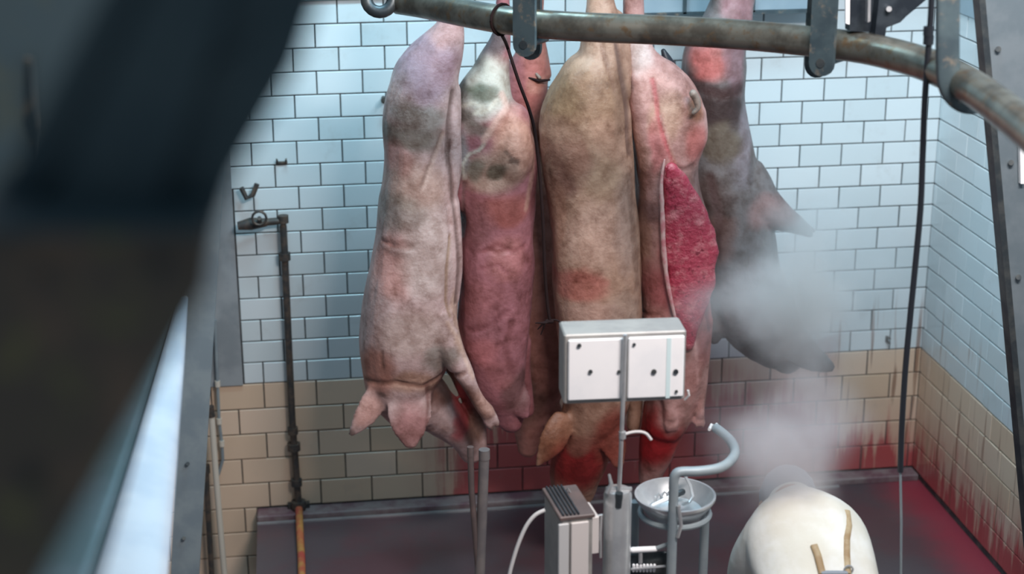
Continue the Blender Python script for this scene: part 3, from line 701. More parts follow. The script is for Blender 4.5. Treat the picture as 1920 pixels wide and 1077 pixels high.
# 5: opened belly
Y4 = 6.14
def belly(root):
    q = [(1254, 318, 9), (1264, 350, 22), (1278, 400, 36), (1288, 450, 44), (1292, 500, 43), (1290, 550, 36), (1286, 600, 22), (1284, 645, 8)]
    st = spline([(*at(u+5, v, Y4-.17), (h+4)*mpp(at(u, v, Y4))) for u, v, h in q], 5)
    st = [(*a[:3], a[3]*(1+.16*noise.noise(V((0, 3, a[2]*16))))) for a in st]
    MB().tube([V(s[:3]) for s in st], [max(.003, s[3]) for s in st], 20, e2=(0,1,0), ry=[.028]*len(st), round_end=True).build('belly_cut', M_flesh, root, True)
    for e in ([(1246, 300), (1240, 345), (1242, 400), (1244, 460), (1250, 520), (1262, 580), (1278, 640)],):
        st = [V(k) for k in spline([tuple(at(u, v, Y4-.185)) for u, v in e], 5)]
        n_ = len(st); MB().tube(st, [.003+(.007+.004*noise.noise(V((i*.7, 0, 1))))*math.sin(math.pi*(i+.5)/n_) for i in range(n_)], 10, round_end=True).build('cut_edge', M_rim, root, True)
M_rim = mat('pale_fat', (0.62, 0.38, 0.35), 0.35, col2=(0.52, 0.18, 0.19), scale=22, bstr=0.3)
def belly_parts(root):
    belly(root)
    tl = [(1300, 176), (1306, 188), (1308, 202), (1300, 212)]
    MB().tube([V(k) for k in spline([tuple(at(u, v, Y4-.20)) for u, v in tl], 4)], [.016, .016, .015, .015, .014, .014, .013, .012, .011, .010, .009, .008, .007], 10, round_end=True).build('tail_stub', M_claw, root, True)
pig('pink carcass slit open along the red belly, right of the brown one', Y4,
  [(1185, -60, 15, .04, .02), (1188, 20, 19, .05, .01), (1192, 75, 26, .06, 0), (1206, 125, 40, .10, 0), (1243, 185, 66, .15, 0), (1252, 240, 72, .17, 0), (1246, 295, 64, .16, 0), (1250, 345, 61, .16, 0), (1258, 410, 67, .17, 0),
   (1262, 480, 67, .17, 0), (1262, 560, 64, .17, 0), (1267, 620, 65, .17, 0), (1270, 690, 58, .15, 0), (1262, 745, 48, .13, 0), (1248, 790, 40, .11, 0)],
  [[(1255, 760, 46, .12, .02), (1238, 820, 38, .10, .03), (1224, 868, 28, .07, .05), (1216, 900, 20, .05, .06)],
   [(1286, 215, 38, .10, -.06), (1292, 260, 34, .08, -.08), (1284, 296, 20, .05, -.07)],
   [(1195, 150, 18, .06, -.06), (1208, 230, 26, .07, -.08), (1216, 310, 20, .06, -.08)],
   [(1312, 600, 22, .07, -.06), (1318, 670, 15, .04, -.08), (1314, 745, 11, .028, -.08), (1312, 776, 11, .026, -.08)],
   [(1225, 620, 26, .08, -.08), (1236, 690, 18, .045, -.12), (1252, 750, 11, .028, -.12), (1256, 780, 11, .026, -.12)]],
  [],
  [(1312, 786, Y4-.08, 0, 20, .85), (1257, 790, Y4-.12, 3, 20, .85)],
  (0.53, 0.36, 0.34), [(1198, 95, 44, 60, (0.66, 0.62, 0.60), .95), (1225, 165, 60, 60, (0.60, 0.40, 0.36), .7), (1250, 220, 40, 60, (0.58, 0.44, 0.33), .8), (1172, 150, 18, 44, DARK, .9), (1305, 205, 26, 34, (0.24, 0.12, 0.06), .85), (1305, 275, 30, 50, (0.52, 0.19, 0.18), .8), (1235, 270, 20, 70, (0.56, 0.22, 0.23), .7), (1195, 330, 30, 120, (0.44, 0.30, 0.24), .7),
    (1220, 395, 26, 30, (0.22, 0.15, 0.15), .75), (1205, 480, 24, 110, (0.40, 0.28, 0.20), .7), (1315, 350, 40, 60, (0.19, 0.13, 0.12), .7), (1270, 540, 70, 90, (0.55, 0.16, 0.19), .7), (1290, 480, 60, 130, FLESH, .7), (1320, 560, 26, 100, (0.34, 0.07, 0.10), .6), (1235, 605, 34, 30, (0.60, 0.33, 0.30), .7), (1325, 640, 26, 70, (0.44, 0.20, 0.20), .7), (1300, 700, 26, 60, (0.58, 0.33, 0.31), .6),
    (1225, 845, 80, 85, (0.40, 0.018, 0.025), .97), (1312, 782, 26, 40, (0.66, 0.42, 0.40), .95), (1257, 786, 26, 40, (0.66, 0.44, 0.42), .95)],
  [], belly_parts,
  [([(1226, 150), (1232, 210), (1245, 265), (1262, 312)], 7, (0.58, 0.15, 0.17), .7, .008), ([(1238, 215), (1250, 265), (1268, 315)], 4, (0.70, 0.52, 0.46), .7, -.003), ([(1300, 312), (1280, 318), (1262, 312)], 8, (0.18, 0.10, 0.09), .7, .010), ([(1180, 250), (1188, 340), (1196, 420)], 8, (0.14, 0.10, 0.08), .7, .008),
   ([(1312, 330), (1326, 400)], 14, (0.20, 0.14, 0.13), .7, .004), ([(1210, 600), (1235, 590), (1250, 612)], 6, (0.30, 0.14, 0.12), .6, .006), ([(1296, 600), (1300, 650), (1308, 720)], 5, (0.72, 0.48, 0.46), .7, -.003), ([(1300, 612), (1320, 560), (1330, 620)], 6, (0.16, 0.07, 0.08), .6, .006)])

# 6: dark one in the steam
Y5 = 6.42
def ham_cut(root):
    MB().tube([at(1244, 96, Y5-.2), at(1250, 112, Y5-.21), at(1262, 122, Y5-.2)], [.010, .02, .012], 10, round_end=True).build('hoof', M_black, root, True)
M_hamcut = mat('cut_meat', (0.52, 0.17, 0.17), 0.35, col2=(0.50, 0.30, 0.26), scale=16, bstr=0.4)
pig('dark grey carcass with raised front leg, rightmost, fading into steam', Y5,
  [(1378, -70, 30, .05, .02), (1374, -10, 34, .06, .02), (1358, 50, 46, .09, 0), (1338, 110, 60, .13, 0), (1335, 170, 58, .15, 0), (1340, 240, 62, .16, 0), (1352, 320, 68, .17, 0), (1364, 400, 74, .18, 0),
   (1376, 460, 78, .18, 0), (1392, 530, 76, .18, 0), (1420, 590, 74, .16, 0), (1452, 640, 56, .12, 0), (1474, 672, 30, .07, 0)],
  [[(1385, 350, 64, .11, -.05), (1425, 384, 46, .08, -.08), (1466, 408, 27, .05, -.10), (1508, 430, 11, .026, -.10)],
   [(1340, -70, 12, .03, -.02), (1352, 0, 16, .04, -.02), (1345, 60, 30, .07, -.01)],
   [(1412, -60, 12, .03, .0), (1402, 10, 14, .035, .0), (1385, 70, 26, .06, 0)],
   [(1380, 540, 40, .10, 0), (1350, 600, 30, .06, -.02), (1338, 632, 12, .03, -.02)]],
  [[(1450, 600, 30, .024, -.06), (1490, 645, 34, .016, -.10), (1530, 675, 24, .012, -.11), (1560, 690, 8, .01, -.11)]],
  [(1512, 433, Y5-.10, 22, 8, .7)],
  (0.20, 0.22, 0.23), [(1322, 118, 60, 46, (0.54, 0.19, 0.18), 1.0), (1378, 110, 30, 80, (0.30, 0.20, 0.24), .7), (1350, 205, 56, 55, (0.05, 0.035, 0.035), .95), (1290, 130, 30, 50, DARK, .8), (1395, 260, 24, 90, (0.34, 0.36, 0.42), .8), (1350, 270, 44, 50, (0.16, 0.15, 0.11), .8), (1330, 380, 50, 70, (0.11, 0.08, 0.07), .8), (1390, 320, 30, 50, (0.20, 0.22, 0.25), .6),
    (1440, 400, 70, 40, (0.36, 0.27, 0.27), .8), (1345, 450, 40, 60, (0.20, 0.12, 0.10), .7), (1420, 560, 100, 100, (0.36, 0.37, 0.40), .8), (1400, 20, 40, 50, (0.40, 0.25, 0.29), .7), (1500, 660, 60, 40, (0.34, 0.34, 0.35), .7)],
  [], ham_cut,
  [([(1270, 120), (1300, 160), (1350, 175), (1385, 165)], 20, (0.07, 0.04, 0.04), .85, .004), ([(1268, 90), (1262, 130), (1290, 160)], 12, (0.05, 0.035, 0.035), .8, .008), ([(1330, 330), (1345, 400), (1340, 480)], 12, (0.12, 0.08, 0.08), .6, .005)])

# second track that carries the carcasses, and one shackle for each
ct = thing('carrier_track', (1.2, 6.2, 2.98), 'flat steel carrier track above the hanging carcasses', 'track')
MB().box((0.95, 6.2, 2.98), (3.6, 0.014, 0.11)).build('flat_bar', M_dsteel, ct)
for xx in (-0.5, 0.9, 2.4): MB().box((xx, 6.225, 3.3), (0.06, 0.012, 0.62)).build('support', M_dsteel, ct)
for (u, Y, lab) in ((848, Y1+.02, 'leftmost pale'), (945, Y2+.02, 'mottled'), (1006, Y6-.1, 'pink-legged rear'), (1118, Y3+.05, 'brown'), (1185, Y4+.02, 'slit pink'), (1378, Y5, 'dark grey')):
    q = at(u, -56, Y); top = V((q.x, 6.2, 3.0))
    h = thing('shackle', q, 'steel shackle holding the leg of the %s carcass' % lab, 'shackle', 'shackles on the carrier track')
    rg = [q+V((math.cos(a)*.05, math.sin(a)*.06, 0)) for a in [2*math.pi*k/16 for k in range(17)]]
    MB().tube(rg, 0.009, 8, cap=False).build('loop', M_steel, h, True)
    MB().tube([q+V((0, -.06, 0)), q.lerp(top, .5)+V((0, -.03, 0)), top-V((0, .02, 0)), top+V((0, 0, .055)), top+V((0, .03, 0))], 0.009, 8).build('hook', M_steel, h, True)

# ------------------------------------------------------------------ stand with white panel box, heater, basin
YB = 4.2
s = mpp(at(1170, 690, YB))
bx = thing('panel_box', at(1170, 748, YB), 'white two-door panel box on a thin pole', 'box')
a = at(1062, 632, YB); b = at(1282, 746, YB); W_ = b.x-a.x; H_ = a.z-b.z; dep = 0.115
cx_, cz_ = (a.x+b.x)/2, (a.z+b.z)/2
rz = Matrix.Rotation(-0.04, 3, 'Z')
MB().box((cx_, YB+dep/2, cz_), (W_+.006, dep, H_+.006), rz, 0.004).build('casing', M_greybox, bx)
for (u0, u1, nm) in ((1066, 1168, 'left'), (1178, 1279, 'right')):
    p0 = at(u0, 636, YB-.004); p1 = at(u1, 744, YB-.004)
    off = ((p0.x+p1.x)/2-cx_)
    d_ = MB().box((cx_+off, YB-.004+off*-0.04, cz_), (p1.x-p0.x, 0.010, p0.z-p1.z), rz, 0.003).build('door', M_enamel, bx)
    for (u, v, r_) in {'left': ((1107, 697, 4), (1160, 697, 3), (1086, 648, 4)), 'right': ((1226, 697, 5), (1267, 697, 5), (1189, 646, 3), (1268, 734, 3))}[nm]:
        q = at(u, v, YB-.010+(u-1172)*s*-0.04); MB().tube([q, q+V((0, -.004, 0))], r_*s, 10).build('screw', M_dsteel, d_, True)
    if nm == 'right':
        q0 = at(1253, 690, YB-.012); MB().box(q0+V((0, -.002, 0)), (.006*2, .002, H_*.9), rz).build('edge_strip', mat('pale_blue_strip', (0.62, 0.78, 0.80), 0.3), d_)
MB().tube([at(1284, 750, YB), at(1292, 742, YB-.01), at(1290, 732, YB-.01)], 0.003, 8).build('catch', M_cable, bx, True)

st = thing('pole_stand', V((at(1158, 1077, YB+.03).x, YB+.03, 0)), 'polished steel standpipe carrying the thin pole of the panel box', 'stand')
pb = at(1158, 945, YB+.03)
MB().lathe((pb.x, YB+.03, 0), [(.15, 0), (.15, .012), (.05, .03), (.0405, .06), (.0405, pb.z+.03), (.036, pb.z+.045), (.014, pb.z+.05), (.014, pb.z+.02)], 28).build('standpipe', M_stain, st, True)
MB().tube([V((pb.x, YB+.02, pb.z)), at(1164, 850, YB-.012), at(1168, 750, YB-.018), at(1172, 628, YB-.02)], 0.0062, 10).build('pole', M_stain, st, True)
MB().tube([at(1159, 950, YB-.0), at(1161, 925, YB-.005)], [.013, .011], 12).build('socket', M_dsteel, st, True)
MB().tube([at(1138, 925, YB-.005), at(1146, 908, YB-.005), at(1142, 890, YB)], [.007, .006, .004], 8).build('wing_screw', M_stain, st, True)
MB().tube([at(1136, 918, YB+.02), at(1184, 918, YB+.02)], .008, 8).build('cross_pin', M_stain, st, True)

M_pan = mat('warm_grey_panel', (0.66, 0.62, 0.60), 0.5); M_pan2 = mat('cool_grey_panel', (0.55, 0.56, 0.56), 0.45)
hb = thing('heater_box', V((at(1085, 1077, YB-.05).x, YB-.02, 0)), 'grey upright electric box with a ribbed dark top and white cable', 'box')
rzh = Matrix.Rotation(0.10, 3, 'Z')
p0 = at(1046, 975, YB-.09); p1 = at(1106, 975, YB-.09); hw = p1.x-p0.x; cxh = (p0.x+p1.x)/2; ztop = p0.z
MB().box((cxh, YB-.09+.095, ztop/2+.07), (hw, 0.19, ztop-.14), rzh, 0.003).build('casing', M_greybox, hb)
MB().box((cxh, YB-.09+.095, ztop+.004), (hw+.012, 0.2, 0.012), rzh, 0.002).build('top_cover', M_brown, hb)
for k in range(5):
    MB().box(V((cxh, YB+.005, ztop+.013))+rzh @ V((-hw/2+.006+k*.011, 0, 0)), (.004, 0.19, 0.008), rzh).build('rib', M_blacksteel, hb)
for (u0, u1, v1) in ((1047, 1067, 1200), (1071, 1105, 1200)):
    q0 = at(u0, 978, YB-.1); q1 = at(u1, 978, YB-.1); MB().box(((q0.x+q1.x)/2, YB-.094+((q0.x+q1.x)/2-cxh)*.1, ztop-.22), (q1.x-q0.x, .008, .42), rzh, .002).build('front_panel', M_pan if u0 > 1060 else M_pan2, hb)
q0 = at(1107, 974, YB-.06); q1 = at(1121, 1042, YB-.06)
MB().box(((q0.x+q1.x)/2, YB-.0, (q0.z+q1.z)/2), (q1.x-q0.x, .1, q0.z-q1.z), rzh, .002).build('side_unit', M_pan, hb)
MB().tube([at(1060, 925, YB+.06), at(1064, 916, YB+.05), at(1070, 925, YB+.06)], .003, 6).build('lifting_eye', M_stain, hb, True)
MB().tube([at(1121, 968, YB), at(1128, 965, YB), at(1126, 1000, YB), at(1126, 1046, YB)], .004, 8).build('side_rod', M_stain, hb, True)
for dx in (-.04, .04):
    for dy in (0.02, .16): MB().box((cxh+dx, YB-.09+dy, .07), (.02, .02, .14)).build('foot', M_dsteel, hb)
cbl = [(1022, 957), (1004, 966), (988, 985), (974, 1015), (963, 1048), (954, 1085), (948, 1140)]
MB().tube([V(k) for k in spline([tuple(at(u, v, YB+.02)) for u, v in cbl], 5)], .0058, 8).build('cable', M_cable, hb, True)

# basin on a tubular cart
YC = 4.35
pc = at(1266, 930, YC); cart = thing('basin_cart', V((pc.x, YC, 0)), 'tubular steel cart with a bent push handle holding the basin', 'cart')
zb = pc.z; r_ = 72*mpp(pc)
tq = at(1264, 886, YC-.13)
path = [V((tq.x, YC-.13, 0.02)), V((tq.x, YC-.13, tq.z-.10)), V((tq.x, YC-.13, tq.z-.06)), V((tq.x, YC-.13, tq.z-.025)), V((tq.x+.006, YC-.13, tq.z-.006)), V((tq.x+.022, YC-.13, tq.z))]
zz = tq.z
for (u, v) in ((1310, 884), (1345, 879), (1366, 868), (1378, 850), (1372, 830), (1358, 815), (1342, 803)): path.append(atz(u, v, zz))
pth = [path[0]]+[V(k) for k in spline([tuple(k) for k in path[1:]], 5)]
MB().tube(pth, .0145, 12).build('handle_tube', M_leg, cart, True)
MB().tube([atz(1352, 806, zz), atz(1343, 796, zz), atz(1334, 797, zz), atz(1330, 806, zz)], .005, 8).build('hook', M_cable, cart, True)
lz = (tq.z+zb)/2
MB().tube([V((pc.x+.12, YC+.1, .02)), V((pc.x+.12, YC+.1, zb-.04))], .0145, 12).build('post', M_leg, cart, True)
MB().tube([V((pc.x-.1, YC+.1, .02)), V((pc.x-.1, YC+.1, zb-.06))], .0145, 12).build('post', M_leg, cart, True)
MB().tube([V((pc.x+r_*.9*math.cos(a), YC+r_*.9*math.sin(a), zb-.055)) for a in [2*math.pi*k/28 for k in range(29)]], .009, 8, cap=False).build('basin_ring', M_leg, cart, True)
MB().tube([V((tq.x, YC-.13, .03)), V((pc.x+.12, YC+.1, .03)), V((pc.x-.1, YC+.1, .03)), V((tq.x, YC-.13, .03))], .012, 8).build('base_frame', M_leg, cart, True)
MB().tube([V((tq.x+.012, YC-.145, zz-.1)), V((tq.x+.02, YC-.15, zz-.16)), V((tq.x+.012, YC-.145, zz-.2))], .006, 8).build('clip', M_stain, cart, True)
bs_ = MB().lathe((pc.x, YC, zb-.045), [(.0, 0), (r_*.7, .002), (r_*.92, .03), (r_*1.0, .05), (r_*1.06, .05), (r_*1.06, .042), (r_*.99, .03), (r_*.72, -.012), (0, -.014)], 36).build('basin', M_stain, None, True)
tag(bs_, 'round stainless basin with tools resting on the tubular cart', 'basin')
tl = thing('knife_steel', V((pc.x-.02, YC, zb-.03)), 'short steel tool lying in the left of the round basin', 'tool')
MB().tube([V((pc.x-.07, YC-.01, zb-.022)), V((pc.x-.005, YC+.02, zb-.012))], [.005, .008], 8, round_end=True).build('blade', M_enamel, tl, True)
MB().tube([V((pc.x-.005, YC+.02, zb-.012)), V((pc.x+.03, YC+.035, zb-.006))], .010, 8, round_end=True).build('grip', M_dsteel, tl, True)
tl2 = thing('meat_hook', V((pc.x+.03, YC, zb-.03)), 'curved meat hook lying in the right of the round basin', 'hook')
MB().tube([V((pc.x+.02, YC-.02, zb-.02)), V((pc.x+.035, YC-.03, zb-.01)), V((pc.x+.05, YC-.015, zb+.0)), V((pc.x+.05, YC+.02, zb+.02)), V((pc.x+.035, YC+.05, zb+.05))], .005, 8, round_end=True).build('bend', M_stain, tl2, True)
MB().tube([V((pc.x+.022, YC+.05, zb+.05)), V((pc.x+.05, YC+.05, zb+.05))], .008, 8, round_end=True).build('grip', M_dsteel, tl2, True)
for k in range(3):
    a_ = V((pc.x-.055+k*.02, YC+.02+.01*k, zb-.024)); o = thing('steel_clip', a_, ('leftmost', 'middle', 'rightmost')[k]+' of three small bright steel clips in the basin', 'clip', 'clips in the basin')
    MB().tube([a_+V((0,0,.012)), a_+V((.012, .004, .022)), a_+V((.02, .0, .012))], .004, 6, round_end=True).build('jaw', M_stain, o, True)
    MB().tube([a_+V((0,0,.0)), a_+V((0,0,.012))], .005, 6, round_end=True).build('stem', M_stain, o, True)

# wire hook above the basin
hk2 = thing('wire_hook', at(1196, 812, YB), 'white bent wire hook sticking out of the thin pole', 'hook')
MB().tube([V(k) for k in spline([tuple(at(u, v, YB-.01)) for u, v in ((1168, 816), (1184, 811), (1200, 810), (1212, 814), (1221, 825))], 4)], .0042, 8).build('wire', M_cable, hk2, True)
q = at(1167, 816, YB-.014); MB().tube([q+V((0,0,.01)), q-V((0,0,.01))], .010, 10).build('clamp', M_stain, hk2, True)

# tool rack low between standpipe and cart
rk = thing('tool_rack', at(1215, 1077, YC-.1), 'small steel tool rack low between standpipe and cart', 'rack')
a = at(1186, 1032, YC-.1); b = at(1228, 1030, YC-.1)
MB().tube([a, b], .009, 10, round_end=True).build('bar', M_enamel, rk, True)
MB().tube([b, at(1250, 1022, YC-.11), at(1262, 1018, YC-.12)], .007, 8).build('arm', M_leg, rk, True)
MB().box(at(1216, 1062, YC-.08), (.11, .01, .09), None, .003).build('back_plate', M_dsteel, rk)
MB().tube([at(1201, 1034, YC-.1), at(1201, 1056, YC-.1)], .006, 8).build('peg', M_stain, rk, True)
MB().tube([at(1183, 1068, YC-.1), at(1248, 1062, YC-.11)], .004, 8).build('lower_bar', M_stain, rk, True)
for k in range(7):
    q = at(1188+k*6.5, 1065, YC-.1); MB().tube([q+V((0,0,.008)), q-V((0,-.003,.012))], .0045, 8, round_end=True).build('tooth', M_enamel, rk, True)
MB().tube([V((at(1216, 1062, YC-.07).x, YC-.07, 0)), at(1216, 1075, YC-.07)], .012, 8).build('post', M_dsteel, rk, True)

M_post = mat('dull_grey_post', (0.15, 0.13, 0.13), 0.6, col2=(0.20, 0.17, 0.16), scale=9)
# grey floor posts under the pale carcass
for (uv, rp, m_, lab, nm) in (([(908, 850), (905, 930), (902, 1010), (899, 1090), (896, 1240)], 10, M_post, 'grey steel floor post below the front leg of the pale carcass', 'floor_post'),
                          ([(882, 845), (884, 920), (891, 1000), (898, 1090), (902, 1240)], 6, M_brown, 'thin brown rod leaning on the grey floor post', 'rod')):
    pts = [at(u, v, 5.8) for u, v in uv]
    pts = [p for p in pts if p.z > 0.02]; e_ = pts[-1]; pts.append(V((e_.x, e_.y, 0.0)))
    o = thing(nm, pts[-1], lab, 'post'); rr = rp*mpp(pts[0])
    MB().tube(pts, rr, 10).build('shaft', m_, o, True)
    MB().tube([pts[0]+V((0,0,.015)), pts[0]-V((0,0,.025))], rr*1.08, 10).build('cap', m_, o, True)
    MB().lathe(pts[-1], [(rr*2.6, 0), (rr*2.6, .008), (rr*1.2, .02)], 16).build('foot', M_dsteel, o, True)

# ------------------------------------------------------------------ worker in white, back to the viewer
wc = at(1505, 1000, 4.3); X0 = wc.x
X0 += .02
pr = thing('person', V((X0, 4.15, 0)), 'person in a white coat with brown apron straps, seen from behind, bending forward', 'person')
M_skinp = mat('person_skin', (0.45, 0.27, 0.20), 0.5)
M_coat = mat('white_coat', (0.74, 0.74, 0.70), 0.8, col2=(0.66, 0.64, 0.56), scale=6, bstr=0.25)
M_trs = mat('grey_trousers', (0.16, 0.17, 0.19), 0.85); M_boot = mat('white_rubber_boot', (0.6, 0.6, 0.58), 0.4)
M_strap = mat('brown_strap', (0.30, 0.20, 0.10), 0.6, col2=(0.42, 0.33, 0.20), scale=20); M_cap = mat('grey_blue_cap', (0.24, 0.27, 0.31), 0.8)
def P(x, y, z): return V((X0+x, y, z*(1-.10*max(0, min(1, (z-.7)/.3)))-.35*max(0, y-4.45)*(1 if z > 1.08 else 0)))
def chain(mb, ks, n=16, sub=4, e2=(0, 1, 0), power=2.0):
    stn = spline([(*P(k[0], k[1], k[2]), k[3], k[4]) for k in ks], sub)
    mb.tube([V(k[:3]) for k in stn], [k[3] for k in stn], n, e2=e2, ry=[k[4] for k in stn], power=power, round_end=True)
b_ = MB()
chain(b_, [(0, 4.10, .82, .15, .10), (0, 4.12, .95, .14, .10), (0, 4.22, 1.08, .155, .10), (0, 4.36, 1.19, .14, .085), (0.0, 4.44, 1.24, .10, .07), (.01, 4.50, 1.255, .055, .055), (.015, 4.55, 1.25, .055, .06)])
chain(b_, [(.015, 4.54, 1.30, .05, .06), (.018, 4.58, 1.26, .074, .085), (.02, 4.62, 1.20, .07, .08), (.02, 4.65, 1.14, .045, .05)], e2=(0, .6, .8))
b_.tube([P(.02, 4.68, 1.20), P(.02, 4.70, 1.185)], [.016, .012], 8, round_end=True)
for s_ in (-1, 1):
    b_.tube([P(.018+s_*.075, 4.58, 1.24), P(.018+s_*.088, 4.575, 1.225)], [.02, .012], 8, round_end=True)
    chain(b_, [(s_*.09, 4.10, .85, .085, .09), (s_*.10, 4.12, .62, .07, .075), (s_*.10, 4.12, .46, .055, .06), (s_*.10, 4.08, .28, .05, .055), (s_*.10, 4.06, .09, .036, .04)])
    chain(b_, [(s_*.10, 4.05, .05, .035, .05), (s_*.105, 4.15, .035, .04, .03), (s_*.11, 4.25, .025, .036, .02)], e2=(0, 0, 1))
    chain(b_, [(s_*.125, 4.38, 1.19, .05, .055), (s_*.135, 4.44, 1.03, .042, .046), (s_*.13, 4.50, .86, .038, .04), (s_*.11, 4.55, .72, .032, .034), (s_*.10, 4.575, .62, .026, .024)])
    chain(b_, [(s_*.10, 4.575, .63, .028, .02), (s_*.085, 4.60, .575, .036, .016), (s_*.078, 4.61, .55, .034, .014)])
    for k in range(4):
        xo = s_*(.104-k*.019); L_ = (.058, .07, .066, .052)[k]
        b_.tube([P(xo, 4.61, .555), P(xo, 4.615, .555-L_*.5), P(xo, 4.605, .555-L_*.8), P(xo, 4.585, .555-L_)], [.0088, .0085, .008, .007], 8, round_end=True)
    b_.tube([P(s_*.062, 4.59, .60), P(s_*.040, 4.60, .575), P(s_*.040, 4.595, .545)], [.010, .0095, .008], 8, round_end=True)
fuse(b_, 'body', M_skinp, .007, 3, pr)
ct_ = MB()
chain(ct_, [(0, 4.06, .70, .20, .15), (0, 4.07, .85, .185, .14), (0, 4.10, .98, .178, .13), (0, 4.19, 1.10, .185, .13), (0, 4.32, 1.20, .19, .125), (0, 4.41, 1.235, .15, .10), (0, 4.46, 1.25, .085, .075)], n=32)
for s_ in (-1, 1):
    chain(ct_, [(s_*.11, 4.34, 1.19, .082, .10), (s_*.135, 4.40, 1.08, .074, .085), (s_*.135, 4.47, .94, .064, .07), (s_*.12, 4.52, .80, .054, .056), (s_*.11, 4.555, .70, .046, .047)])
co = fuse(ct_, 'coat', M_coat, .009, 4, pr)
for vt in co.data.vertices:           # cloth folds
    p = vt.co; f = math.sin((p.x-X0)*34+noise.noise(p*5)*5)*.5+noise.noise(V((p.x*14, p.y*5, p.z*5)))
    vt.co = p+V((0, -.006*f, .004*f))
tr = MB()
for s_ in (-1, 1): chain(tr, [(s_*.09, 4.10, .86, .098, .105), (s_*.10, 4.12, .62, .086, .09), (s_*.10, 4.12, .46, .075, .08), (s_*.10, 4.08, .30, .07, .078)])
fuse(tr, 'trousers', M_trs, .012, 4, pr)
for s_ in (-1, 1):
    bo = MB(); chain(bo, [(s_*.10, 4.08, .36, .075, .082), (s_*.10, 4.07, .2, .066, .07), (s_*.10, 4.06, .07, .056, .066)]); chain(bo, [(s_*.10, 4.04, .05, .048, .048), (s_*.105, 4.15, .045, .054, .042), (s_*.11, 4.27, .036, .048, .034)], e2=(0, 0, 1))
    fuse(bo, 'boot', M_boot, .01, 3, pr)
cp = MB(); chain(cp, [(.015, 4.525, 1.315, .045, .05), (.018, 4.555, 1.295, .082, .088), (.02, 4.59, 1.265, .086, .092), (.02, 4.605, 1.25, .086, .09)], e2=(0, .6, .8)); cp.build('cap', M_cap, pr, True)
# straps lie on the back of the coat: project on to it
from mathutils.bvhtree import BVHTree
bvh = BVHTree.FromPolygons([v.co for v in co.data.vertices], [tuple(p.vertices) for p in co.data.polygons])
def onto(u, v):
    d = ray(u, v).normalized(); h = bvh.ray_cast(CAM, d)
    return (h[0] - d*0.004) if h[0] is not None else at(u, v, 4.05)
for uv, wd in (([(1588, 958), (1592, 985), (1588, 1010), (1588, 1040), (1590, 1076)], .010), ([(1526, 1022), (1533, 1040), (1538, 1060), (1542, 1076)], .011)):
    pts = [onto(u, v) for u, v in uv]; MB().tube(pts, wd, 10, e2=(0, -.8, .6), ry=.004).build('apron_strap', M_strap, pr, True)
pts = [onto(u, 1074) for u in (1540, 1555, 1570, 1588)]; MB().tube(pts, .009, 10, ry=.004, e2=(0, 0, 1)).build('strap_bow', M_cap, pr, True)
q = onto(1590, 1068); MB().tube([q+V((math.cos(a)*.013, -.004, math.sin(a)*.013)) for a in [2*math.pi*k/14 for k in range(15)]], .003, 6, cap=False).build('ring', M_stain, pr, True)

# ------------------------------------------------------------------ blurred machinery in the left foreground
M_teal = mat('dark_teal_paint', (0.03, 0.07, 0.095), 0.5, 0.0, col2=(0.06, 0.105, 0.125), scale=5)
M_rust = mat('rusty_brown_casing', (0.13, 0.11, 0.09), 0.7, 0.0, col2=(0.25, 0.17, 0.12), scale=12, col3=(0.20, 0.20, 0.09))
M_chute = mat('wet_teal_sheet', (0.045, 0.085, 0.10), 0.35, 0.2, col2=(0.06, 0.10, 0.12), scale=5)
M_highlight = mat('painted_highlight', (0.42, 0.54, 0.66), 0.25, 0.1, col2=(0.50, 0.62, 0.72), scale=5)  # pale colour standing in for the highlight on the chute
mc = thing('hoist_machine', at(150, 1077, 1.5), 'dark blurred hoist machine with slanted arm and rusty casing, left foreground', 'machine')
YA = 1.02
MB().prism([at(205, -40, YA), at(612, -40, YA), at(560, 120, YA), at(440, 330, YA), (at(400, 450, YA)), at(-60, 450, YA), at(-60, 470, YA)], (0, .10, 0)).build('slanted_arm', M_teal, mc)
MB().prism([at(300, -40, YA-.02), at(440, -40, YA-.02), at(270, 450, YA-.02), at(60, 450, YA-.02)], (0, .03, 0)).build('arm_rib', M_teal, mc)
MB().prism([at(-60, 432, YA-.06), at(395, 432, YA-.06), at(392, 540, YA-.06), at(240, 800, YA-.06), at(60, 1120, YA-.06), at(-60, 1120, YA-.06)], (0, .12, 0)).build('casing', M_rust, mc)
MB().prism([at(-60, 425, YA-.07), at(397, 425, YA-.07), at(397, 440, YA-.07), at(-60, 440, YA-.07)], (0, .13, 0)).build('lid_edge', M_teal, mc)
for (u, v) in ((80, 520), (300, 500), (60, 900)): MB().tube([at(u, v, YA-.066), at(u, v, YA-.05)], .006, 8).build('bolt', M_dsteel, mc, True)
# curved wet sheet chute between the casing and the wall, right-hand highlight painted as a pale band
ch = thing('sheet_chute', at(180, 1077, 3.0), 'wet curved teal sheet metal chute with a bright edge, left of the grey leg', 'chute')  # the bright edge is the painted highlight band
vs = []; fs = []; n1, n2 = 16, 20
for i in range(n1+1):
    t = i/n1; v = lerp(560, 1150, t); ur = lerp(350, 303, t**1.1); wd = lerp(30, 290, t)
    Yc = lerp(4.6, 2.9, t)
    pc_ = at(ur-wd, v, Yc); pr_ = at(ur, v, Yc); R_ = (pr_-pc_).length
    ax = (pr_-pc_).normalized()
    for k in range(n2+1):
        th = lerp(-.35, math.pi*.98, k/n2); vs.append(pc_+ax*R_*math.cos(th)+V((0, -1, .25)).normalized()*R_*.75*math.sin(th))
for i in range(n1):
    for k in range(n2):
        a_ = i*(n2+1)+k; fs.append((a_, a_+1, a_+n2+2, a_+n2+1))
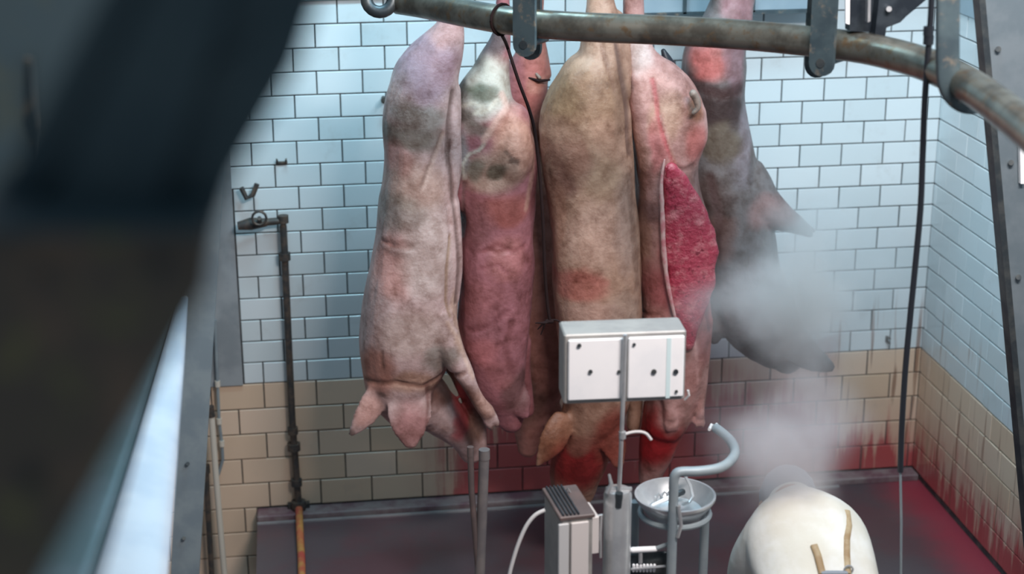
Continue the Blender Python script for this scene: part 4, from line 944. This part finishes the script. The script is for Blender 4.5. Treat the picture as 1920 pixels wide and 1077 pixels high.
for nm, m_, sel in (('highlight_band', M_highlight, lambda k: k < 8), ('curved_sheet', M_chute, lambda k: k >= 8)):
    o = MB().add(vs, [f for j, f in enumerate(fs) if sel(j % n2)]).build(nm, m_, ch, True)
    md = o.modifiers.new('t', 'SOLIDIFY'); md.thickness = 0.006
rim = [vs[i*(n2+1)] for i in range(n1+1)]
MB().tube(rim, .008, 8).build('rolled_edge', M_stain, ch, True)
# pale side wall far left with a lamp glint built as a thin plate
sp = thing('side_screen', at(-20, 500, 3.4), 'pale grey-green blurred screen panel behind the machine, far left', 'screen')
MB().prism([at(-200, -80, 2.6), at(260, -80, 2.6), at(60, 480, 2.6), at(-200, 700, 2.6)], (0, .03, 0)).build('panel', mat('screen_paint', (0.17, 0.25, 0.28), 0.6, col2=(0.27, 0.29, 0.20), scale=3), sp)
MB().prism([at(46, 110, 2.57), at(58, 112, 2.57), at(66, 240, 2.57), at(58, 300, 2.57), at(42, 230, 2.57)], (0, .02, 0)).build('glint_sliver', M_steel, sp)

# ------------------------------------------------------------------ steam
def steam(name, c_, rad, dens, label, scale=3.0, col=(.86, .9, .92)):
    mb = MB(); n = 20; pr_ = [(max(.001, math.sin(math.pi*k/12)), -math.cos(math.pi*k/12)) for k in range(13)]
    mb.lathe((0, 0, 0), pr_, n)
    o = mb.build(name, None); o.location = c_; o.scale = rad
    m = bpy.data.materials.new(name); m.use_nodes = True; nt = m.node_tree; nt.nodes.clear()
    out = N(nt, 'ShaderNodeOutputMaterial'); pv = N(nt, 'ShaderNodeVolumePrincipled')
    pv.inputs['Color'].default_value = (*col, 1); pv.inputs['Anisotropy'].default_value = 0.2
    tc = N(nt, 'ShaderNodeTexCoord').outputs['Object']
    ln = N(nt, 'ShaderNodeVectorMath', operation='LENGTH'); nt.links.new(tc, ln.inputs[0])
    nz = noise_node(nt, N(nt, 'ShaderNodeNewGeometry').outputs['Position'], scale, 3, .55)
    fall = ramp(nt, math_(nt, 'ADD', ln.outputs['Value'], math_(nt, 'MULTIPLY', math_(nt, 'SUBTRACT', nz, .5), 1.1)), .92, .0)
    nt.links.new(math_(nt, 'MULTIPLY', math_(nt, 'MULTIPLY', fall, fall), dens), pv.inputs['Density'])
    nt.links.new(pv.outputs[0], out.inputs['Volume']); o.data.materials.append(m)
    tag(o, label, 'steam', kind='stuff'); return o
steam('steam_cloud', at(1500, 560, 5.72), (.60, .25, .55), 17.0, 'pale steam cloud in front of the white tiles right of the carcasses', 3.2, (.97, .98, .98))
steam('steam_cloud', at(1478, 835, 4.42), (.37, .24, .36), 13.0, 'thin steam rising above the person in white', 3.6, (.96, .92, .93))
